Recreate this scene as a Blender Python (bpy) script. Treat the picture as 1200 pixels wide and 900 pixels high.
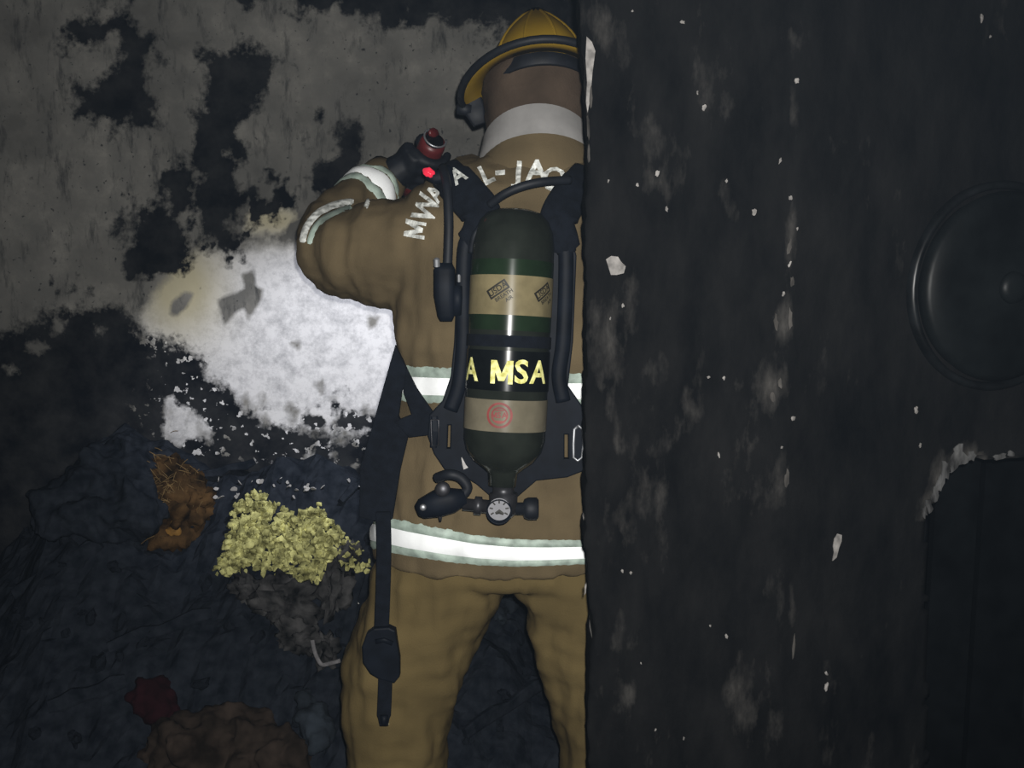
import bpy, bmesh, math, random
import numpy as np
from mathutils import Vector, Matrix, noise as mnoise
from mathutils.bvhtree import BVHTree

random.seed(7)
rng = np.random.default_rng(7)
for o in list(bpy.data.objects):
    bpy.data.objects.remove(o)
scene = bpy.context.scene
COL = scene.collection

# ------------------------------------------------------------------ camera
FPX = 1152.0
PITCH = math.radians(7.8)
CAMZ = 1.45
cam = bpy.data.cameras.new('camera')
cam.sensor_fit = 'HORIZONTAL'
cam.sensor_width = 36.0
cam.lens = 36.0 * FPX / 1200.0
cam.clip_start = 0.02
camo = bpy.data.objects.new('camera', cam)
COL.objects.link(camo)
camo.location = (0, 0, CAMZ)
camo.rotation_euler = (math.radians(90) - PITCH, 0, 0)
scene.camera = camo

# ------------------------------------------------------------------ world, flash, exposure
world = bpy.data.worlds.new('night')
scene.world = world
world.use_nodes = True
world.node_tree.nodes['Background'].inputs[0].default_value = (0.30, 0.42, 0.62, 1)
world.node_tree.nodes['Background'].inputs[1].default_value = 0.0
# thin smoke hanging in the burnt-out room
smoke = world.node_tree.nodes.new('ShaderNodeVolumeScatter')
smoke.inputs['Color'].default_value = (0.52, 0.68, 0.88, 1)
smoke.inputs['Density'].default_value = 0.0004
smoke.inputs['Anisotropy'].default_value = 0.0
world.node_tree.links.new(smoke.outputs[0], world.node_tree.nodes['World Output'].inputs['Volume'])
fl = bpy.data.lights.new('phone_flash', 'SPOT')
fl.energy = 150
fl.color = (1.0, 0.985, 0.95)
fl.shadow_soft_size = 0.006
fl.spot_size = math.radians(118)
fl.spot_blend = 0.9
flo = bpy.data.objects.new('phone_flash', fl)
COL.objects.link(flo)
flo.location = (0.012, 0.0, CAMZ + 0.022)
flo.rotation_euler = (math.radians(90) - PITCH, 0, math.radians(3))
scene.view_settings.view_transform = 'Standard'
scene.view_settings.look = 'None'
scene.view_settings.gamma = 1.0
scene.view_settings.use_curve_mapping = False
scene.view_settings.exposure = 0.0


# ------------------------------------------------------------------ helpers
def ray(px, py):
    dx = (px - 600) / FPX
    dy = -(py - 450) / FPX
    s, c = math.sin(PITCH), math.cos(PITCH)
    return Vector((dx, c + dy * s, -s + dy * c))


def P(px, py, Y):
    d = ray(px, py)
    return Vector((0, 0, CAMZ)) + d * (Y / d.y)


def topx(p):
    """world point -> photograph pixel"""
    s, c = math.sin(PITCH), math.cos(PITCH)
    z = p[2] - CAMZ
    f = p[1] * c - z * s
    u = p[1] * s + z * c
    return 600 + FPX * p[0] / f, 450 - FPX * u / f


def pxm(Y):
    return FPX / Y


def root_loc(o):
    while o is not None and o.parent is not None:
        o = o.parent
    return Vector(o.location) if o is not None else Vector((0, 0, 0))


def mesh_obj(name, verts, faces, mat, parent=None, smooth=False, local=False):
    me = bpy.data.meshes.new(name)
    if parent is not None and not local:
        L = root_loc(parent)
        verts = [(v[0] - L.x, v[1] - L.y, v[2] - L.z) for v in verts]
    me.from_pydata([tuple(v) for v in verts], [], [tuple(f) for f in faces])
    me.validate()
    bm = bmesh.new()
    bm.from_mesh(me)
    bmesh.ops.recalc_face_normals(bm, faces=bm.faces)
    bm.to_mesh(me)
    bm.free()
    if smooth:
        me.polygons.foreach_set('use_smooth', [True] * len(me.polygons))
    me.materials.append(mat)
    o = bpy.data.objects.new(name, me)
    COL.objects.link(o)
    o.parent = parent
    return o


def tag(o, label=None, cat=None, group=None, kind=None):
    if label:
        o['label'] = label
    if cat:
        o['category'] = cat
    if group:
        o['group'] = group
    if kind:
        o['kind'] = kind
    return o


def thing(name, loc, label, cat, group=None):
    o = bpy.data.objects.new(name, None)
    o.empty_display_size = 0.05
    COL.objects.link(o)
    o.location = loc
    return tag(o, label, cat, group)


class MB:
    def __init__(s):
        s.v = []
        s.f = []

    def add(s, v, f):
        n = len(s.v)
        s.v += [tuple(p) for p in v]
        s.f += [tuple(i + n for i in q) for q in f]
        return s

    def build(s, name, mat, parent=None, smooth=False):
        return mesh_obj(name, s.v, s.f, mat, parent, smooth)


def loft(rings, closed=True, caps=True):
    """rings: list of equally long point lists"""
    n = len(rings[0])
    v = [p for r in rings for p in r]
    f = []
    for i in range(len(rings) - 1):
        for j in range(n if closed else n - 1):
            k = (j + 1) % n
            f.append((i * n + j, i * n + k, (i + 1) * n + k, (i + 1) * n + j))
    if caps and closed:
        f.append(tuple(range(n)))
        f.append(tuple((len(rings) - 1) * n + j for j in range(n)))
    return v, f


def sup(a, b, th, e):
    c, s = math.cos(th), math.sin(th)
    return (a * math.copysign(abs(c) ** (2 / e), c), b * math.copysign(abs(s) ** (2 / e), s))


def sweep(pts, w, h, n=10, e=3.0, normal=(0, -1, 0), caps=True):
    """section w (half width, across) x h (half thickness, along the normal) swept along pts; w, h scalars or lists"""
    pts = [Vector(p) for p in pts]
    N = Vector(normal)
    rings = []
    for i, p in enumerate(pts):
        a = pts[max(0, i - 1)]
        b = pts[min(len(pts) - 1, i + 1)]
        t = (b - a).normalized()
        s = t.cross(N)
        if s.length < 1e-4:
            s = t.cross(Vector((1, 0, 0)))
        s.normalize()
        u = s.cross(t).normalized()
        ww = w[i] if isinstance(w, (list, tuple)) else w
        hh = h[i] if isinstance(h, (list, tuple)) else h
        ring = []
        for k in range(n):
            x, y = sup(ww, hh, 2 * math.pi * (k + 0.5) / n, e)
            ring.append(p + s * x + u * y)
        rings.append(ring)
    return loft(rings, True, caps)


def smoothpath(pts, m=6):
    pts = [Vector(p) for p in pts]
    out = []
    for i in range(len(pts) - 1):
        p0 = pts[max(i - 1, 0)]
        p1 = pts[i]
        p2 = pts[i + 1]
        p3 = pts[min(i + 2, len(pts) - 1)]
        for k in range(m):
            t = k / m
            out.append(0.5 * ((2 * p1) + (p2 - p0) * t + (2 * p0 - 5 * p1 + 4 * p2 - p3) * t * t + (3 * p1 - p0 - 3 * p2 + p3) * t ** 3))
    out.append(pts[-1])
    return out


def tube(pts, r, n=10):
    return sweep(pts, r, r, n, 2.0)


def lathe(origin, axis, prof, n=28, caps=True):
    """prof: list of (distance along the axis, radius)"""
    A = Vector(axis).normalized()
    U = A.cross(Vector((0, 1, 0)))
    if U.length < 1e-3:
        U = A.cross(Vector((1, 0, 0)))
    U.normalize()
    W = A.cross(U).normalized()
    O = Vector(origin)
    return loft([[O + A * d + (U * math.cos(2 * math.pi * k / n) + W * math.sin(2 * math.pi * k / n)) * r for k in range(n)] for d, r in prof], True, caps)


def to_mesh(o):
    dg = bpy.context.evaluated_depsgraph_get()
    return bpy.data.meshes.new_from_object(o.evaluated_get(dg))


def plate(name, outline, Y, thick, mat, parent=None, holes=(), bevel=0.002, shape=None):
    """outline in photo pixels at depth Y -> extruded, bevelled plate; shape(x, z) bends it in depth"""
    cu = bpy.data.curves.new(name, 'CURVE')
    cu.dimensions = '2D'
    cu.fill_mode = 'BOTH'
    cu.extrude = thick / 2
    cu.bevel_depth = bevel
    cu.bevel_resolution = 1
    for poly in [outline] + list(holes):
        sp = cu.splines.new('POLY')
        sp.points.add(len(poly) - 1)
        for i, q in enumerate(poly):
            w = P(q[0], q[1], Y)
            sp.points[i].co = (w.x, w.z, 0, 1)
        sp.use_cyclic_u = True
    t = bpy.data.objects.new(name, cu)
    COL.objects.link(t)
    me = to_mesh(t)
    bpy.data.objects.remove(t)
    v = []
    for q in me.vertices:
        x, z, d = q.co
        yy = shape(x, z) if shape else 0
        v.append((x, Y + d + yy, z))
    f = [tuple(p.vertices) for p in me.polygons]
    return mesh_obj(name, v, f, mat, parent)


def fuse(parts, voxel, smooth_it, name):
    """voxel union of several closed pieces -> verts, faces"""
    mb = MB()
    for v, f in parts:
        mb.add(v, f)
    o = mb.build(name, bpy.data.materials[0] if bpy.data.materials else bpy.data.materials.new('x'))
    m = o.modifiers.new('r', 'REMESH')
    m.mode = 'VOXEL'
    m.voxel_size = voxel
    s = o.modifiers.new('s', 'SMOOTH')
    s.factor = 0.5
    s.iterations = smooth_it
    bpy.context.view_layer.update()
    me = to_mesh(o)
    bpy.data.objects.remove(o)
    v = [q.co.copy() for q in me.vertices]
    nn = [q.normal.copy() for q in me.vertices]
    f = [tuple(p.vertices) for p in me.polygons]
    return v, f, nn


def icos(r, sub=2):
    bm = bmesh.new()
    bmesh.ops.create_icosphere(bm, subdivisions=sub, radius=r)
    v = [q.co.copy() for q in bm.verts]
    bm.verts.index_update()
    f = [tuple(q.index for q in p.verts) for p in bm.faces]
    bm.free()
    return v, f


def lump(center, size, seed, rough=0.35, sub=2, rot=0.0, freq=1.6):
    v, f = icos(1.0, sub)
    off = Vector((seed * 3.17, seed * 1.31, seed * 7.7))
    R = Matrix.Rotation(rot, 3, 'Y') @ Matrix.Rotation(seed * 1.7, 3, 'Z')
    out = []
    for q in v:
        k = 1 + rough * mnoise.fractal(q * freq + off, 0.8, 2.0, 3)
        p = Vector((q.x * size[0] * k, q.y * size[1] * k, q.z * size[2] * k))
        out.append(R @ p + Vector(center))
    return out, f


# numpy value noise
def vnoise(x, y, seed=0):
    xi = np.floor(x).astype(np.int64)
    yi = np.floor(y).astype(np.int64)
    fx = x - xi
    fy = y - yi
    fx = fx * fx * (3 - 2 * fx)
    fy = fy * fy * (3 - 2 * fy)

    def h(a, b):
        n = (a * 374761393 + b * 668265263 + seed * 974711) & 0x7fffffff
        n = ((n ^ (n >> 13)) * 1274126177) & 0x7fffffff
        n = n ^ (n >> 16)
        return (n & 0xffff) / 65535.0
    return (h(xi, yi) * (1 - fx) + h(xi + 1, yi) * fx) * (1 - fy) + (h(xi, yi + 1) * (1 - fx) + h(xi + 1, yi + 1) * fx) * fy


def fbm(x, y, seed=0, oct=5, gain=0.55):
    s = np.zeros_like(x, dtype=float)
    a, t = 1.0, 0.0
    for i in range(oct):
        s += a * vnoise(x * 2 ** i, y * 2 ** i, seed + i * 13)
        t += a
        a *= gain
    return s / t - 0.5


def sdpoly(X, Y, poly):
    """signed distance, positive inside"""
    d = np.full(X.shape, 1e9)
    ins = np.zeros(X.shape, bool)
    n = len(poly)
    for i in range(n):
        x1, y1 = poly[i]
        x2, y2 = poly[(i + 1) % n]
        ex, ey = x2 - x1, y2 - y1
        t = np.clip(((X - x1) * ex + (Y - y1) * ey) / (ex * ex + ey * ey + 1e-9), 0, 1)
        d = np.minimum(d, np.hypot(X - x1 - t * ex, Y - y1 - t * ey))
        c = ((y1 > Y) != (y2 > Y)) & (X < (x2 - x1) * (Y - y1) / (y2 - y1 + 1e-12) + x1)
        ins ^= c
    return np.where(ins, d, -d)


# ------------------------------------------------------------------ materials
def mat(name, col, rough=0.8, var=0.25, scale=25.0, metal=0.0, bump=0.0, bscale=None, spec=0.4, col2=None, stretch=(1, 1, 1), detail=5.0):
    m = bpy.data.materials.new(name)
    m.use_nodes = True
    nt = m.node_tree
    b = nt.nodes['Principled BSDF']
    tc = nt.nodes.new('ShaderNodeTexCoord')
    mp = nt.nodes.new('ShaderNodeMapping')
    mp.inputs['Scale'].default_value = stretch
    nt.links.new(tc.outputs['Object'], mp.inputs[0])
    nz = nt.nodes.new('ShaderNodeTexNoise')
    nz.inputs['Scale'].default_value = scale
    nz.inputs['Detail'].default_value = detail
    nt.links.new(mp.outputs[0], nz.inputs['Vector'])
    rp = nt.nodes.new('ShaderNodeValToRGB')
    c1 = [c * (1 - var) for c in col]
    c2 = list(col2) if col2 else [min(1, c * (1 + var)) for c in col]
    rp.color_ramp.elements[0].position = 0.32
    rp.color_ramp.elements[0].color = (*c1, 1)
    rp.color_ramp.elements[1].position = 0.68
    rp.color_ramp.elements[1].color = (*c2, 1)
    nt.links.new(nz.outputs['Fac'], rp.inputs[0])
    nt.links.new(rp.outputs[0], b.inputs['Base Color'])
    b.inputs['Roughness'].default_value = rough
    b.inputs['Metallic'].default_value = metal
    b.inputs['Specular IOR Level'].default_value = spec
    if bump:
        n2 = nt.nodes.new('ShaderNodeTexNoise')
        n2.inputs['Scale'].default_value = bscale or scale * 3
        n2.inputs['Detail'].default_value = 6
        nt.links.new(mp.outputs[0], n2.inputs['Vector'])
        bp = nt.nodes.new('ShaderNodeBump')
        bp.inputs['Strength'].default_value = bump
        bp.inputs['Distance'].default_value = 0.004
        nt.links.new(n2.outputs['Fac'], bp.inputs['Height'])
        nt.links.new(bp.outputs[0], b.inputs['Normal'])
    return m


M = {}
M['jacket'] = mat('jacket_cloth', (0.098, 0.074, 0.041), 0.95, 0.22, 9, bump=0.25, bscale=420, spec=0.1)
M['trouser'] = mat('trouser_cloth', (0.098, 0.072, 0.030), 0.95, 0.18, 8, bump=0.25, bscale=420, spec=0.1)
M['hood'] = mat('hood_knit', (0.050, 0.036, 0.026), 0.95, 0.3, 14, bump=0.3, bscale=300, spec=0.1)
M['neckcloth'] = mat('pale_neck_cloth', (0.20, 0.195, 0.19), 0.9, 0.12, 25, bump=0.15, spec=0.1)
M['silver'] = mat('silver_reflective_tape', (0.93, 0.95, 0.96), 0.6, 0.03, 60, spec=0.9)
M['limetape'] = mat('pale_green_tape', (0.30, 0.37, 0.32), 0.6, 0.35, 45, spec=0.6)
M['letter'] = mat('worn_reflective_letter', (0.34, 0.35, 0.32), 0.6, 0.4, 90, spec=0.5, col2=(0.9, 0.92, 0.88))
M['blackplastic'] = mat('black_plastic', (0.0042, 0.0058, 0.0095), 0.55, 0.3, 30, spec=0.08)
M['webbing'] = mat('black_webbing', (0.0040, 0.0055, 0.0090), 0.9, 0.3, 60, bump=0.4, bscale=600, spec=0.12)
M['rubber'] = mat('black_rubber', (0.006, 0.0075, 0.011), 0.6, 0.3, 40, spec=0.25)
M['metal'] = mat('dull_steel', (0.35, 0.36, 0.38), 0.45, 0.25, 50, metal=0.8)
M['brass'] = mat('dark_brass', (0.03, 0.03, 0.034), 0.4, 0.3, 50, metal=0.5)
M['tank'] = mat('tank_olive_composite', (0.013, 0.0155, 0.0125), 0.16, 0.3, 18, spec=0.16)
M['tankgreen'] = mat('tank_green_band', (0.009, 0.018, 0.009), 0.2, 0.25, 20, spec=0.14)
M['tanklabel'] = mat('tank_tan_label', (0.150, 0.125, 0.068), 0.3, 0.2, 30, spec=0.10)
M['tanklabel2'] = mat('tank_pale_label', (0.122, 0.108, 0.076), 0.3, 0.15, 30, spec=0.10)
M['tankblack'] = mat('tank_black_band', (0.004, 0.005, 0.0055), 0.2, 0.3, 30, spec=0.12)
M['tanktext'] = mat('worn_yellow_reflective', (0.55, 0.52, 0.10), 0.6, 0.25, 110, col2=(0.95, 0.93, 0.42))
M['ink'] = mat('black_ink', (0.012, 0.011, 0.008), 0.6, 0.3, 60)
M['redink'] = mat('red_ink', (0.17, 0.028, 0.025), 0.6, 0.25, 60)
M['yellow'] = mat('helmet_yellow', (0.22, 0.138, 0.012), 0.42, 0.16, 12, spec=0.35)
M['red'] = mat('red_plastic', (0.075, 0.010, 0.011), 0.4, 0.3, 40)
M['glass'] = mat('dark_lens', (0.004, 0.004, 0.005), 0.15, 0.2, 30)
M['white'] = mat('gauge_white', (0.17, 0.17, 0.185), 0.5, 0.1, 60)
M['skin'] = mat('skin', (0.10, 0.055, 0.035), 0.6, 0.1, 30)
M['char'] = mat('charred_black', (0.0115, 0.0150, 0.022), 0.95, 0.35, 30, bump=0.6, bscale=90, spec=0.03, col2=(0.021, 0.025, 0.033))
M['ash'] = mat('grey_ash', (0.014, 0.015, 0.016), 0.95, 0.6, 22, bump=0.8, bscale=80, spec=0.03, col2=(0.080, 0.078, 0.078))
M['flake'] = mat('pale_plaster_flake', (0.36, 0.35, 0.34), 0.9, 0.3, 40, spec=0.2)
M['foam'] = mat('yellow_foam', (0.25, 0.24, 0.085), 0.95, 0.6, 34, bump=0.6, bscale=140, spec=0.05, col2=(0.68, 0.66, 0.27))
M['orangefoam'] = mat('scorched_orange_foam', (0.020, 0.013, 0.007), 0.95, 0.5, 17, bump=0.8, bscale=110, spec=0.05, col2=(0.085, 0.047, 0.018))
M['fibre'] = mat('golden_fibre', (0.085, 0.055, 0.024), 0.95, 0.5, 30, spec=0.1, col2=(0.20, 0.13, 0.055))
M['redcloth'] = mat('dirty_red_cloth', (0.017, 0.004, 0.006), 0.95, 0.4, 18, bump=0.3, spec=0.1)
M['browncloth'] = mat('dirty_brown_cloth', (0.020, 0.015, 0.011), 0.95, 0.45, 14, bump=0.4, spec=0.1, col2=(0.045, 0.033, 0.026))
M['bluecloth'] = mat('dirty_blue_cloth', (0.022, 0.028, 0.036), 0.95, 0.45, 16, bump=0.4, spec=0.1)
M['chip'] = mat('bare_plaster_chip', (0.15, 0.142, 0.135), 0.9, 0.4, 90, spec=0.2)
M['oldplaster'] = mat('scraped_plaster', (0.018, 0.0175, 0.0165), 0.95, 0.8, 75, spec=0.1, stretch=(1, 1, 0.25), col2=(0.065, 0.06, 0.055))
M['disc'] = mat('sooty_disc_face', (0.0028, 0.0035, 0.0038), 0.45, 0.6, 14, spec=0.10)
M['rim'] = mat('sooty_metal_rim', (0.0035, 0.004, 0.0045), 0.35, 0.6, 30, spec=0.16)


def sootwall_material():
    """back wall: attribute 'soot' (stain score), 'clean' (torch beam painted as paler plaster), 'speck' (where flecks show)"""
    m = bpy.data.materials.new('sooty_plaster')
    m.use_nodes = True
    nt = m.node_tree
    N, L = nt.nodes, nt.links
    b = N['Principled BSDF']
    b.inputs['Roughness'].default_value = 0.95
    b.inputs['Specular IOR Level'].default_value = 0.08
    tc = N.new('ShaderNodeTexCoord')

    def attr(n):
        a = N.new('ShaderNodeAttribute')
        a.attribute_name = n
        return a.outputs['Fac']

    def nz(scale, detail=6, rough=0.6):
        n = N.new('ShaderNodeTexNoise')
        n.inputs['Scale'].default_value = scale
        n.inputs['Detail'].default_value = detail
        n.inputs['Roughness'].default_value = rough
        L.new(tc.outputs['Object'], n.inputs['Vector'])
        return n.outputs['Fac']

    def math_(op, a, c):
        n = N.new('ShaderNodeMath')
        n.operation = op
        for i, q in enumerate((a, c)):
            if isinstance(q, (int, float)):
                n.inputs[i].default_value = q
            else:
                L.new(q, n.inputs[i])
        return n.outputs[0]

    def ramp(f, p0, p1, c0=(0, 0, 0), c1=(1, 1, 1)):
        r = N.new('ShaderNodeValToRGB')
        r.color_ramp.elements[0].position = p0
        r.color_ramp.elements[1].position = p1
        r.color_ramp.elements[0].color = (*c0, 1)
        r.color_ramp.elements[1].color = (*c1, 1)
        L.new(f, r.inputs[0])
        return r.outputs[0]

    def mix(f, a, c):
        n = N.new('ShaderNodeMix')
        n.data_type = 'RGBA'
        L.new(f, n.inputs[0])
        L.new(a, n.inputs[6])
        L.new(c, n.inputs[7])
        return n.outputs[2]
    n1 = nz(22, 8, 0.65)
    n2 = nz(70, 5, 0.6)
    n3 = nz(5, 5, 0.6)
    s = math_('ADD', attr('soot'), math_('MULTIPLY', math_('SUBTRACT', n1, 0.5), 0.62))
    s = math_('ADD', s, math_('MULTIPLY', math_('SUBTRACT', n2, 0.5), 0.45))
    # pale flecks showing through the soot
    fl_ = math_('MULTIPLY', attr('speck'), math_('MULTIPLY', math_('GREATER_THAN', nz(42, 3, 0.5), 0.615), 1.0))
    s = math_('SUBTRACT', s, fl_)
    black = ramp(s, 0.38, 0.60)
    film = ramp(n3, 0.36, 0.62, (0.115, 0.112, 0.104), (0.235, 0.226, 0.205))
    film = mix(ramp(nz(11, 7, 0.7), 0.36, 0.66), film, ramp(n1, 0.2, 0.8, (0.06, 0.06, 0.058), (0.17, 0.166, 0.155)))
    # drips and specks on the greyed coat
    mp = N.new('ShaderNodeMapping')
    mp.inputs['Scale'].default_value = (1, 1, 0.28)
    L.new(tc.outputs['Object'], mp.inputs[0])
    nd = N.new('ShaderNodeTexNoise')
    nd.inputs['Scale'].default_value = 26
    nd.inputs['Detail'].default_value = 7
    nd.inputs['Roughness'].default_value = 0.7
    L.new(mp.outputs[0], nd.inputs['Vector'])
    dk = N.new('ShaderNodeRGB')
    dk.outputs[0].default_value = (0.04, 0.041, 0.042, 1)
    film = mix(ramp(nd.outputs['Fac'], 0.54, 0.72), film, dk.outputs[0])
    film = mix(ramp(nz(58, 4, 0.55), 0.64, 0.70), film, dk.outputs[0])
    cl = math_('ADD', attr('beam_patch'), math_('MULTIPLY', math_('SUBTRACT', n1, 0.5), 0.5))
    beam_patch = ramp(cl, 0.40, 0.66)
    pale = ramp(nz(24, 8, 0.75), 0.30, 0.56, (0.33, 0.33, 0.34), (0.62, 0.615, 0.62))  # brighter plaster tone that carries the torch light in the colour
    beam_cream = N.new('ShaderNodeRGB')
    beam_cream.outputs[0].default_value = (0.50, 0.455, 0.315, 1)
    pale = mix(attr('beam_cream'), pale, beam_cream.outputs[0])
    base = mix(beam_patch, film, pale)
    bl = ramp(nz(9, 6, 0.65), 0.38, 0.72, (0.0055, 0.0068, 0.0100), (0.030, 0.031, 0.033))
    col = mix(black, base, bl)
    # smudgy half-tones
    L.new(col, b.inputs['Base Color'])
    bp = N.new('ShaderNodeBump')
    bp.inputs['Strength'].default_value = 0.35
    bp.inputs['Distance'].default_value = 0.004
    L.new(n1, bp.inputs['Height'])
    L.new(bp.outputs[0], b.inputs['Normal'])
    return m


def blackwall_material():
    """near wall: soot black with scraped grey smears; attribute 'smear' drives the paler streaks"""
    m = bpy.data.materials.new('soot_black_wall')
    m.use_nodes = True
    nt = m.node_tree
    N, L = nt.nodes, nt.links
    b = N['Principled BSDF']
    b.inputs['Roughness'].default_value = 0.9
    b.inputs['Specular IOR Level'].default_value = 0.03
    tc = N.new('ShaderNodeTexCoord')
    mp = N.new('ShaderNodeMapping')
    mp.inputs['Scale'].default_value = (1, 1, 0.4)
    L.new(tc.outputs['Object'], mp.inputs[0])

    def nz(scale, detail, vec):
        n = N.new('ShaderNodeTexNoise')
        n.inputs['Scale'].default_value = scale
        n.inputs['Detail'].default_value = detail
        n.inputs['Roughness'].default_value = 0.62
        L.new(vec, n.inputs['Vector'])
        return n.outputs['Fac']
    a = N.new('ShaderNodeAttribute')
    a.attribute_name = 'smear'
    r1 = N.new('ShaderNodeValToRGB')
    r1.color_ramp.elements[0].position = 0.3
    r1.color_ramp.elements[0].color = (0.0012, 0.0014, 0.0018, 1)
    r1.color_ramp.elements[1].position = 0.78
    r1.color_ramp.elements[1].color = (0.0075, 0.0074, 0.0075, 1)
    L.new(nz(16, 7, mp.outputs[0]), r1.inputs[0])
    r2 = N.new('ShaderNodeValToRGB')
    r2.color_ramp.elements[0].position = 0.25
    r2.color_ramp.elements[0].color = (0.006, 0.0058, 0.0056, 1)
    r2.color_ramp.elements[1].position = 0.8
    r2.color_ramp.elements[1].color = (0.095, 0.089, 0.082, 1)
    L.new(nz(60, 6, mp.outputs[0]), r2.inputs[0])
    ad = N.new('ShaderNodeMath')
    ad.operation = 'MULTIPLY_ADD'
    L.new(nz(34, 6, mp.outputs[0]), ad.inputs[0])
    ad.inputs[1].default_value = 1.6
    L.new(a.outputs['Fac'], ad.inputs[2])
    r3 = N.new('ShaderNodeValToRGB')
    r3.color_ramp.elements[0].position = 0.96
    r3.color_ramp.elements[1].position = 1.0
    # sum ranges past 1: rescale
    mu = N.new('ShaderNodeMath')
    mu.operation = 'MULTIPLY'
    L.new(ad.outputs[0], mu.inputs[0])
    mu.inputs[1].default_value = 0.5
    r3.color_ramp.elements[0].position = 0.47
    r3.color_ramp.elements[1].position = 0.98
    L.new(mu.outputs[0], r3.inputs[0])
    mx = N.new('ShaderNodeMix')
    mx.data_type = 'RGBA'
    L.new(r3.outputs[0], mx.inputs[0])
    L.new(r1.outputs[0], mx.inputs[6])
    L.new(r2.outputs[0], mx.inputs[7])
    L.new(mx.outputs[2], b.inputs['Base Color'])
    bp = N.new('ShaderNodeBump')
    bp.inputs['Strength'].default_value = 0.5
    bp.inputs['Distance'].default_value = 0.004
    L.new(nz(45, 7, tc.outputs['Object']), bp.inputs['Height'])
    L.new(bp.outputs[0], b.inputs['Normal'])
    return m


M['deepsoot'] = mat('deep_soot', (0.0022, 0.0026, 0.003), 0.95, 0.5, 20, spec=0.02)
M['backwall'] = sootwall_material()
M['blackwall'] = blackwall_material()
M['floor'] = mat('ash_floor', (0.010, 0.013, 0.019), 0.95, 0.5, 12, bump=0.8, bscale=60, spec=0.1, col2=(0.02, 0.02, 0.022))

# ------------------------------------------------------------------ back wall
WY = 2.90
gx = np.arange(-2.5, 1.71, 0.008)
gz = np.arange(0.0, 2.61, 0.008)
GX, GZ = np.meshgrid(gx, gz)
s_, c_ = math.sin(PITCH), math.cos(PITCH)
ff = WY * c_ - (GZ - CAMZ) * s_
PXw = 600 + FPX * GX / ff
PYw = 450 - FPX * (WY * s_ + (GZ - CAMZ) * c_) / ff
wob = fbm(PXw / 60, PYw / 60, 3, 5) * 46
wob2 = fbm(PXw / 26, PYw / 26, 9, 4) * 16
DARK_POLYS = [
    # figure-like blot top left
    [(84, 32), (112, 26), (150, 20), (182, 40), (180, 92), (182, 150), (150, 152), (120, 140), (84, 142), (88, 104), (118, 90), (140, 66), (136, 34), (112, 54), (86, 56)],
    # tall streak
    [(234, 60), (262, 52), (300, 62), (334, 74), (318, 88), (306, 112), (292, 130), (280, 150), (276, 190), (284, 230), (280, 270), (262, 292), (240, 284), (228, 230), (226, 180), (232, 120)],
    # dark patch beside the sleeve
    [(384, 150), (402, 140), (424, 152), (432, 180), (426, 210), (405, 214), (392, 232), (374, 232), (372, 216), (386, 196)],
    # patch left of the streak
    [(140, 262), (176, 244), (214, 262), (214, 292), (208, 318), (176, 320), (146, 316)],
    [(188, 212), (214, 190), (232, 210), (230, 250), (200, 244)],
    # blackened foot of the wall
    [(-700, 430), (-60, 400), (30, 384), (84, 366), (140, 362), (158, 378), (170, 398), (214, 402), (238, 412), (246, 440), (262, 448), (280, 470), (306, 492), (330, 500), (356, 508), (400, 520), (440, 508), (480, 500), (560, 500), (1300, 470), (1300, 1600), (-700, 1600)],
    # soot line under the ceiling
    [(270, -400), (285, 2), (330, 8), (392, 12), (404, 20), (480, 20), (500, 28), (560, 30), (700, 34), (1300, 30), (1300, -400)],
    [(-700, -400), (-700, -60), (270, -8), (290, -400)],
]
HOLES = [  # pale islands in the soot
    [(192, 468), (202, 462), (208, 476), (228, 480), (240, 492), (250, 506), (244, 520), (224, 516), (214, 524), (196, 522), (190, 500)],
    [(356, 536), (386, 522), (394, 506), (404, 516), (396, 536), (420, 546), (398, 556), (366, 552)],
    [(28, 402), (48, 398), (60, 408), (44, 416), (30, 412)],
    [(4, 430), (20, 428), (22, 438), (8, 440)],
    [(64, 376), (78, 376), (74, 392), (60, 392)],
    [(110, 380), (126, 386), (114, 396)],
]
GREYS = [  # flaked grey spots inside the painted torch-lit patch
    [(258, 352), (276, 344), (288, 338), (286, 322), (296, 318), (298, 334), (308, 340), (304, 352), (292, 372), (288, 360), (276, 364), (264, 378), (260, 366)],
    [(202, 356), (214, 344), (224, 346), (218, 360), (206, 370), (200, 366)],
    [(432, 372), (444, 372), (440, 382), (434, 384)],
    [(342, 402), (352, 400), (350, 408)],
]
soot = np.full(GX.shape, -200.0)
for k, q in enumerate(DARK_POLYS):
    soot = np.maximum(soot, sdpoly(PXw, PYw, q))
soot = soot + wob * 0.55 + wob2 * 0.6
inner = fbm(PXw / 22, PYw / 26, 88, 5)
soot = soot + (PYw < 330) * (inner * 62)
for q in HOLES:
    soot = np.minimum(soot, -sdpoly(PXw, PYw, q) * 2.2 + wob2)
mott = fbm(PXw / 34, PYw / 34, 21, 5)
# mottled half-black zone between the film and the blackened foot and around the streak
zone = np.exp(-((PXw - 210) / 120) ** 2 - ((PYw - 262) / 60) ** 2) + 0.8 * np.exp(-((PXw - 340) / 60) ** 2 - ((PYw - 215) / 55) ** 2) + 0.6 * np.exp(-((PXw - 130) / 80) ** 2 - ((PYw - 345) / 26) ** 2)
mott2 = fbm(PXw / 15, PYw / 19, 61, 5)
soot = np.maximum(soot, -46 + zone * 44 + mott * 70 + mott2 * 80)
soot = np.maximum(soot, -60 + 58 * np.clip((PYw - 395) / 125, 0, 1) + fbm(PXw / 40, PYw / 26, 71, 5) * 80 + mott2 * 80)
soot = np.maximum(soot, -52 + mott * 55 + mott2 * 95)
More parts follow.
